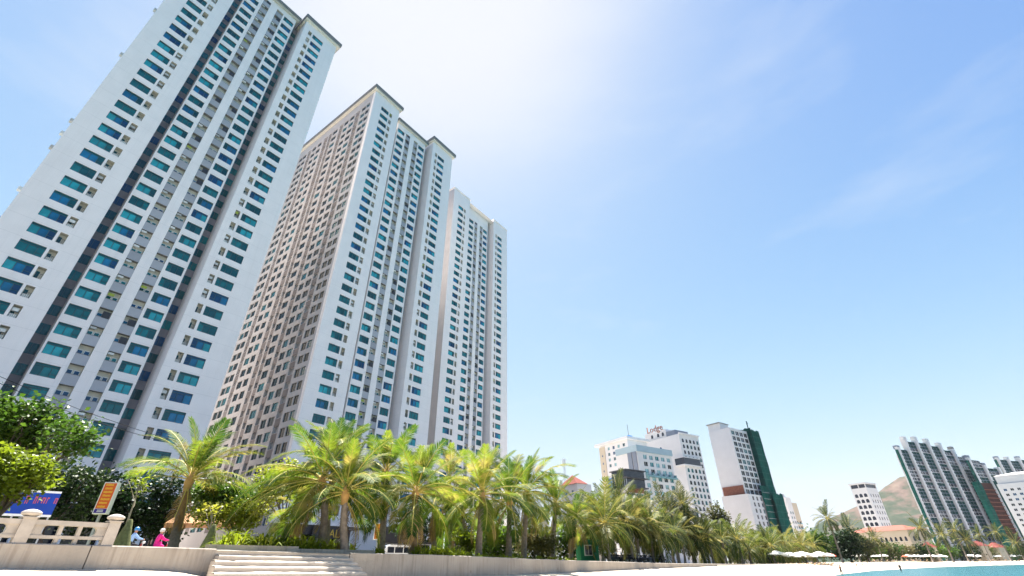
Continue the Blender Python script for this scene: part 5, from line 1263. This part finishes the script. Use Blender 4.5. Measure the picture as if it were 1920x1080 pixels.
c = at(1057, 862, 170); g = ground_z(c.x, c.y); t = thing('telecom_mast', 'slim telecom mast with antenna panels above the palms', 'mast', (c.x, c.y, g))
mb = MB(); h = c.z - g
for q in range(3): a = q * 2.094; mb.tube([(.5 * cos(a), .5 * sin(a), 0), (.28 * cos(a), .28 * sin(a), h)], .07, 5)
for i in range(int(h / 1.2)): z = i * 1.2; r0 = .5 - .22 * z / h; mb.tube([(r0, 0, z), (-.5 * r0, .87 * r0, z + 1.2)], .03, 4); mb.tube([(-.5 * r0, -.87 * r0, z), (r0, 0, z + 1.2)], .03, 4)
mb.build('lattice', ['steel'], t)
for q in range(3): a = q * 2.094 + .4; mb = MB(); mb.box(.55 * cos(a) - .2, .55 * cos(a) + .2, .55 * sin(a) - .1, .55 * sin(a) + .1, h - 1.8, h + .3); mb.build('antenna_panel', ['sign_white'], t)

# tower wrapped in green scaffold net
t, p, dx, dy, g = building('tall narrow white tower under construction, its right side wrapped in green netting', 1367, 801, 300, 54, name='hotel_tower', cat='tower')
wl = span(p, dy, 1329, 812); wr = span(p, dx, 1400, 811); H = p.z; fh = 3.55; znet = zat(1393, 908, p)
nr = int((H - znet) / fh) + 3
block(t, 0, wr, 0, wl, g, H, 'far_white', dict(cols=4, rows=fl(H - 4.3 - fh * (nr - 1), nr, fh), h=2.65, w=(wr - .8) / 4 * .8, g=['glass_smoke', 'glass_deep', 'black_glass', 'glass_smoke'], margin=(.6, .2)))
mb = MB(); mb.box(.5, wr * .5, wl * .42, wl, H - .29, H + 4.2); mb.build('stair_core', ['far_white'], t); mb = MB(); mb.box(-.3, wr * .55, wl * .4, wl + .6, H + 4.21, H + 4.7); mb.build('roof', ['cornice_grey'], t)
z0 = zat(1390, 926, p); mb = MB(); mb.box(-.6, -.02, .5, wl - 1, z0, z0 + 5.0); mb.build('brick_band', ['brick_red'], t)
block(t, -2.6, wr * .9, -2.5, wl * .98, g, z0 - .3, 'far_white', dict(cols=4, rows=fl(z0 - 3.6 - 3.4 * 6, 7, 3.4), h=2.2, w=2.0, g=['glass_smoke', 'glass_deep', 'black_glass'], margin=(3.0, .3)), None, name='lower_wing')
def net(x0, x1, y, z0, z1, seed, nm='scaffold_net', mt='net_green', depth=None):
    nx, nz = 14, max(8, int((z1 - z0) / 3)); v, f = [], []
    for j in range(nz + 1):
        for i in range(nx + 1):
            x = x0 + (x1 - x0) * i / nx; z = z0 + (z1 - z0) * j / nz; edge = (j == nz)
            v.append((x, y + .55 * noise.noise((x * .3, z * .12, seed)) + .25 * noise.noise((x * .9, z * .5, seed)), z + (1.0 * noise.noise((x * .5, seed, 0)) if edge else 0)))
    for j in range(nz):
        for i in range(nx): a = j * (nx + 1) + i; f.append((a, a + 1, a + nx + 2, a + nx + 1))
    me = bpy.data.meshes.new(nm); me.from_pydata(v, [], f); me.materials.append(M[mt]); return me
ob('scaffold_net', net(wr * .60, wr + .2, -3.2, g, znet, 4), t)
xw = span(p, dx, 1415, 816)
ob('scaffold_net', net(wr + .0, xw + 1, -2.6, g, H + 1.0, 8), t); ob('scaffold_net', net(-.5, 6.5, 0, g, H + 2.0, 2, mt='net_green_dark'), t, (wr + .2, -2.6, 0), (0, 0, pi / 2)); ob('scaffold_net', net(0, xw - wr + 3, -5.2, g, znet - 4, 6), t, (wr + .5, 0, 0))
ob('scaffold_net', net(-.5, 9, 0, g, H + .5, 5, mt='net_green_dark'), t, (xw + 1, -2.4, 0), (0, 0, pi / 2))
mb = MB(); mb.tube([(wr + 1.5, -1, H), (wr + 1.5, -1, H + 7)], .35, 6); mb.tube([(wr + .8, -1, H + 5), (wr + 3, -1, H + 6)], .2, 5); mb.build('hoist', ['net_green_dark'], t)
for i in range(10):
    mb = MB(); z = znet - 4 - i * 3.6
    if z > g + 2: mb.tube([(wr * .6, -3.9, z), (wr, -3.9, z)], .09, 5); mb.build('scaffold_rail', ['steel'], t)

# stepped cream blocks beyond
t, p, dx, dy, g = building('cream and white stepped apartment block right of the green netting', 1472, 932, 420, 57, name='apartment_block')
wr = span(p, dx, 1482, 936); wl = span(p, dy, 1452, 938); H = p.z
block(t, 0, wr, 0, wl, g, H, 'far_white', dict(cols=2, rows=fl(g + 6, 9, 3.6), h=1.9, w=1.6, g=['black_glass', 'glass_deep'], margin=(.4, .4)), dict(cols=3, rows=fl(g + 6, 9, 3.6), h=1.8, w=1.6, g=['black_glass', 'glass_smoke']))
H2 = zat(1490, 942, p + dx * wr); block(t, wr + .01, wr * 2.3, 1, wl, g, H2, 'far_cream', dict(cols=2, rows=fl(g + 5, 7, 3.8), h=2.0, w=2.4, g=['black_glass', 'glass_smoke'], kind='balcony', margin=(.3, .3)), None, name='cream_wing')
mb = MB(); mb.box(wr * .2, wr * .7, wl * .3, wl * .7, H, H + 3); mb.build('stair_head', ['far_white'], t)
t, p, dx, dy, g = building('small block wrapped in green netting at the end of the row of hotels', 1488, 968, 470, 57, name='netted_block')
wr = span(p, dx, 1500, 972); H = p.z; block(t, .5, wr, .5, 12, g, H - 1, 'far_white'); ob('scaffold_net', net(0, wr + .4, -.3, g, H, 3), t); ob('scaffold_net', net(0, 12, 0, g, H, 6), t, (0, 0, 0), (0, 0, pi / 2))

# white hotel with arched balconies before the mountain
t, p, dx, dy, g = building('lone white hotel with dark arched balconies in front of the mountain', 1620, 904, 470, 62)
wl = span(p, dy, 1592, 908); wr = span(p, dx, 1641, 908); H = p.z; fh = (H - g - 6) / 12.2
block(t, 0, wr, 0, wl, g, H - 4.6, 'far_white', dict(cols=4, rows=fl(g + 4, 11, fh), h=fh * .55, w=1.6, g=['glass_navy', 'black_glass', 'glass_smoke'], margin=(1.6, .5)), dict(cols=3, rows=fl(g + 4, 11, fh), h=fh * .66, w=2.9, g=['black_glass'], kind='arch', margin=(.8, .8)))
mb = MB(); mb.box(-.8, wr + .8, -.8, wl + .8, H - 1.4, H); mb.build('roof', ['far_white'], t); mb = MB(); mb.box(.6, wr - .6, .6, wl - .6, H - 4.59, H - 1.41); mb.build('roof_terrace', ['black_glass'], t)
for x, y in ((0, 0), (0, wl - .6), (wr - .6, 0), (0, wl * .45)): mb = MB(); mb.box(x, x + .6, y, y + .6, H - 4.595, H - 1.405); mb.build('roof_pillar', ['far_white'], t)
ob('scaffold_net', net(0, wl + 6, 0, g, g + 14, 9), t, (-2.5, -2, 0), (0, 0, pi / 2)); ob('scaffold_net', net(-2, 6, -2.5, g, g + 15, 7), t)

# red roofed long building
t, p, dx, dy, g = building('long low cream building with salmon red hipped roof', 1700, 993, 300, 75)
wl = span(p, dy, 1592, 999); wr = max(6, span(p, dx, 1735, 996)); H = p.z; fh = (H - g) / 3.35
block(t, 0, wr, 0, wl, g, H, 'far_cream', dict(cols=3, rows=fl(g + .8, 3, fh), h=fh * .5, w=1.5, g=['black_glass'], kind='arch'), dict(cols=12, rows=fl(g + .8, 3, fh), h=fh * .5, w=1.5, g=['black_glass', 'glass_smoke'], kind='arch', margin=(1, 1)))
mb = MB(); e = 1.0; a = [(-e, -e), (wr + e, -e), (wr + e, wl + e), (-e, wl + e)]; zr = H + 3.0; r0, r1 = (wr / 2, wr / 2), (wr / 2, wl - wr / 2)
mb.quad((-e, -e, H), (-e, wl + e, H), (r1[0], r1[1], zr), (r0[0], r0[1], zr)); mb.quad((wr + e, -e, H), (wr + e, wl + e, H), (r1[0], r1[1], zr), (r0[0], r0[1], zr)); mb.poly([(-e, -e, H), (wr + e, -e, H), (r0[0], r0[1], zr)]); mb.poly([(-e, wl + e, H), (wr + e, wl + e, H), (r1[0], r1[1], zr)])
mb.build('roof', ['terra_roof'], t)
for px, py, Y, wpx, lb in ((1737, 1016, 262, 14, 'small red tiled pavilion roof beside the long red roofed building'), (1830, 1014, 275, 26, 'small red tiled pavilion roof left of the far right palms'), (1862, 1017, 280, 26, 'small red tiled pavilion roof before the white hotel at right edge')):
    c = at(px, py, Y); g = -.15; t = thing('pavilion', lb, 'pavilion', (c.x, c.y, g), .4); w_ = wpx * c.dot(_F) / FPX / 2; h = c.z - g
    mb = MB()
    for a, b in (((-w_, -3), (w_, -3)), ((w_, -3), (w_, 3)), ((w_, 3), (-w_, 3)), ((-w_, 3), (-w_, -3))): mb.poly([(*a, h - 2.4), (*b, h - 2.4), ((b[0] * .4), 0, h), (a[0] * .4, 0, h)])
    mb.build('roof', ['roof_tile'], t); mb = MB(); mb.box(-w_ + .6, w_ - .6, -2.5, 2.5, 0, h - 2.3); mb.build('wall', ['far_cream'], t)

# tall ribbed tower under construction, then its neighbours
def ribbed(label, px, py, Y, az, ribs, wl_px, z_steps, seed):
    t, p, dx, dy, g = building(label, px, py, Y, az, 'ribbed towers under construction', 'apartment_tower', 'tower'); r = random.Random(seed)
    xs = [span(p, dx, a, b) for a, b in ribs]; zt = [zat(a, b, p + dx * x) for (a, b), x in zip(ribs, xs)]
    wl = span(p, dy, *wl_px); fh = 3.5; rw = 4.0
    for i, (x, z) in enumerate(zip(xs, zt)):
        mb = MB(); mb.box(x, x + rw, -1.6, 1.2 if i == 0 else 3.2, g, z); mb.build('rib', ['far_white'], t)
        if i == len(xs) - 1: break
        x1 = xs[i + 1]; zz = min(z, zt[i + 1]) - 2 if i else z - 2
        mb = MB(); mb.box(x + rw + .02, x1 - .02, 1.0, 3.5, g, zz); mb.build('bay', ['net_green_dark'], t)
        # glazed storeys behind netting, some bare
        bare = [r.randint(4, 30) for _ in range(9)] + [r.randint(0, 4)]
        for k_ in range(int((zz - g) / fh)):
            z0 = g + k_ * fh + .4; dark = k_ in bare
            m2 = RBM.setdefault((round(x1 - x - rw, 1), dark), None)
            if m2 is None:
                b_ = MB(); wd = x1 - x - rw - .5
                b_.box(0, wd, 0, .3, 0, .45, 1 if dark else 0); b_.quad((0, .1, .45), (wd, .1, .45), (wd, .1, fh), (0, .1, fh), 2 if dark else 3)
                for q in (.33, .66): b_.box(wd * q - .15, wd * q + .15, -.05, .09, .45, fh, 1 if dark else 0)
                m2 = RBM[(round(x1 - x - rw, 1), dark)] = b_.mesh('storey', ['slate_panel', 'far_white', 'black_glass', 'net_green_dark'])
            ob('storey', m2, t, (x + rw + .25, .2, z0))
    # stacks of dark slots beside each rib
    for i, (x, z) in enumerate(zip(xs, zt)):
        mb = MB()
        for k_ in range(int((z - g) / fh) - 1): mb.box(x + rw - .9, x + rw + .03, -1.64, -.6, g + k_ * fh + 1.2, g + k_ * fh + 2.7)
        mb.build('slot_windows', ['black_glass'], t)
    mb = MB(); mb.box(xs[1] + 8, xs[-1], 12.01, 18, g, min(zt) - 3); mb.build('core', ['far_white'], t)
    ob('scaffold_net', net(-1.8, 1.3, 0, g, zt[0] - 3, seed, mt='net_green'), t, (-1.0, 0, 0), (0, 0, pi / 2))
    for x, z in list(zip(xs, zt))[:-1]: 
        mb = MB(); mb.box(x + .5, x + 6, -.8, 3, z - 2, z + r.uniform(1.5, 4)); mb.build('roof_structure', [r.choice(('slate_panel', 'far_white', 'cornice_grey'))], t)
    return t, p, xs, zt, g
RBM = {}
ribbed('tallest striped tower under construction at right, white ribs with green netted bays', 1679, 838, 520, 68, [(1679, 838), (1692, 823), (1713, 825), (1735, 828), (1758, 834), (1782, 842), (1808, 854)], (1676, 839), None, 3)
ribbed('lower striped tower under construction right behind the tallest striped one', 1811, 858, 545, 70, [(1811, 858), (1841, 872), (1868, 876)], (1806, 859), None, 5)
ribbed('farthest striped block peeping over the white hotel at the right edge', 1866, 862, 640, 72, [(1866, 858), (1886, 860), (1906, 858), (1926, 860), (1945, 862)], (1862, 862), None, 8)
t, p, dx, dy, g = building('rust brown unfinished frame with green nets between striped tower and white hotel', 1836, 905, 440, 72, name='unfinished_block')
wr = span(p, dx, 1862, 912); H = p.z; mb = MB(); mb.box(0, wr, 0, 5, g, H); mb.build('core', ['rust_brown'], t)
for i in range(int((H - g) / 3.4)):
    mb = MB(); mb.box(-.2, wr + .2, -1.0, -.02, g + i * 3.4, g + i * 3.4 + .5); mb.build('floor_slab', ['brick_red'], t)
ob('scaffold_net', net(-5, -.3, -1.2, g, H + 1, 5), t); ob('scaffold_net', net(-1.2, 5, 0, g, H + 1, 7), t, (-1.1, 0, 0), (0, 0, pi / 2)); ob('scaffold_net', net(wr + .2, wr + 9, -1.5, g, H + 2, 6, mt='net_green_dark'), t)
t, p, dx, dy, g = building('white hotel with square windows cut off by the photo\'s right edge', 1868, 908, 400, 139)
wr = span(p, dx, 1990, 890); H = p.z; fh = 3.6; nr = int((H - g - 6) / fh)
block(t, 0, max(30, min(70, wr)), 0, 16, g, H, 'far_white', dict(cols=9, rows=fl(H - 5.5 - fh * (nr - 1), nr, fh), h=1.7, w=1.9, g=['glass_smoke', 'glass_navy', 'black_glass'], margin=(1.5, .5)))
mb = MB(); W_ = max(30, min(70, wr)); mb.box(1, W_, 1, 15, H - .29, H + 6); mb.build('attic', ['far_white'], t)
mb = MB(); mb.poly([(.5, .5, H + 6.0), (W_, .5, H + 6.0), (W_ * .7, 7, H + 8.0), (W_ * .3, 7, H + 8.0)]); mb.poly([(.5, .5, H + 6), (.5, 15, H + 6), (W_ * .3, 7, H + 8.0)]); mb.build('roof', ['far_white'], t)

# ------------------------------------------------------------------ thin sea haze round the whole place
mb = MB(); mb.box(-2500, 4500, -500, 4500, -4.2, 640)
hm = bpy.data.materials.new('haze_air'); hm.use_nodes = True; ht = hm.node_tree; ht.nodes.clear()
ho = ht.nodes.new('ShaderNodeOutputMaterial'); hv = ht.nodes.new('ShaderNodeVolumePrincipled')
hv.inputs['Color'].default_value = (.82, .89, 1, 1); hv.inputs['Density'].default_value = .00003
ht.links.new(hv.outputs['Volume'], ho.inputs['Volume']); M['haze_air'] = hm
tag(mb.build('haze', ['haze_air']), kind='stuff')
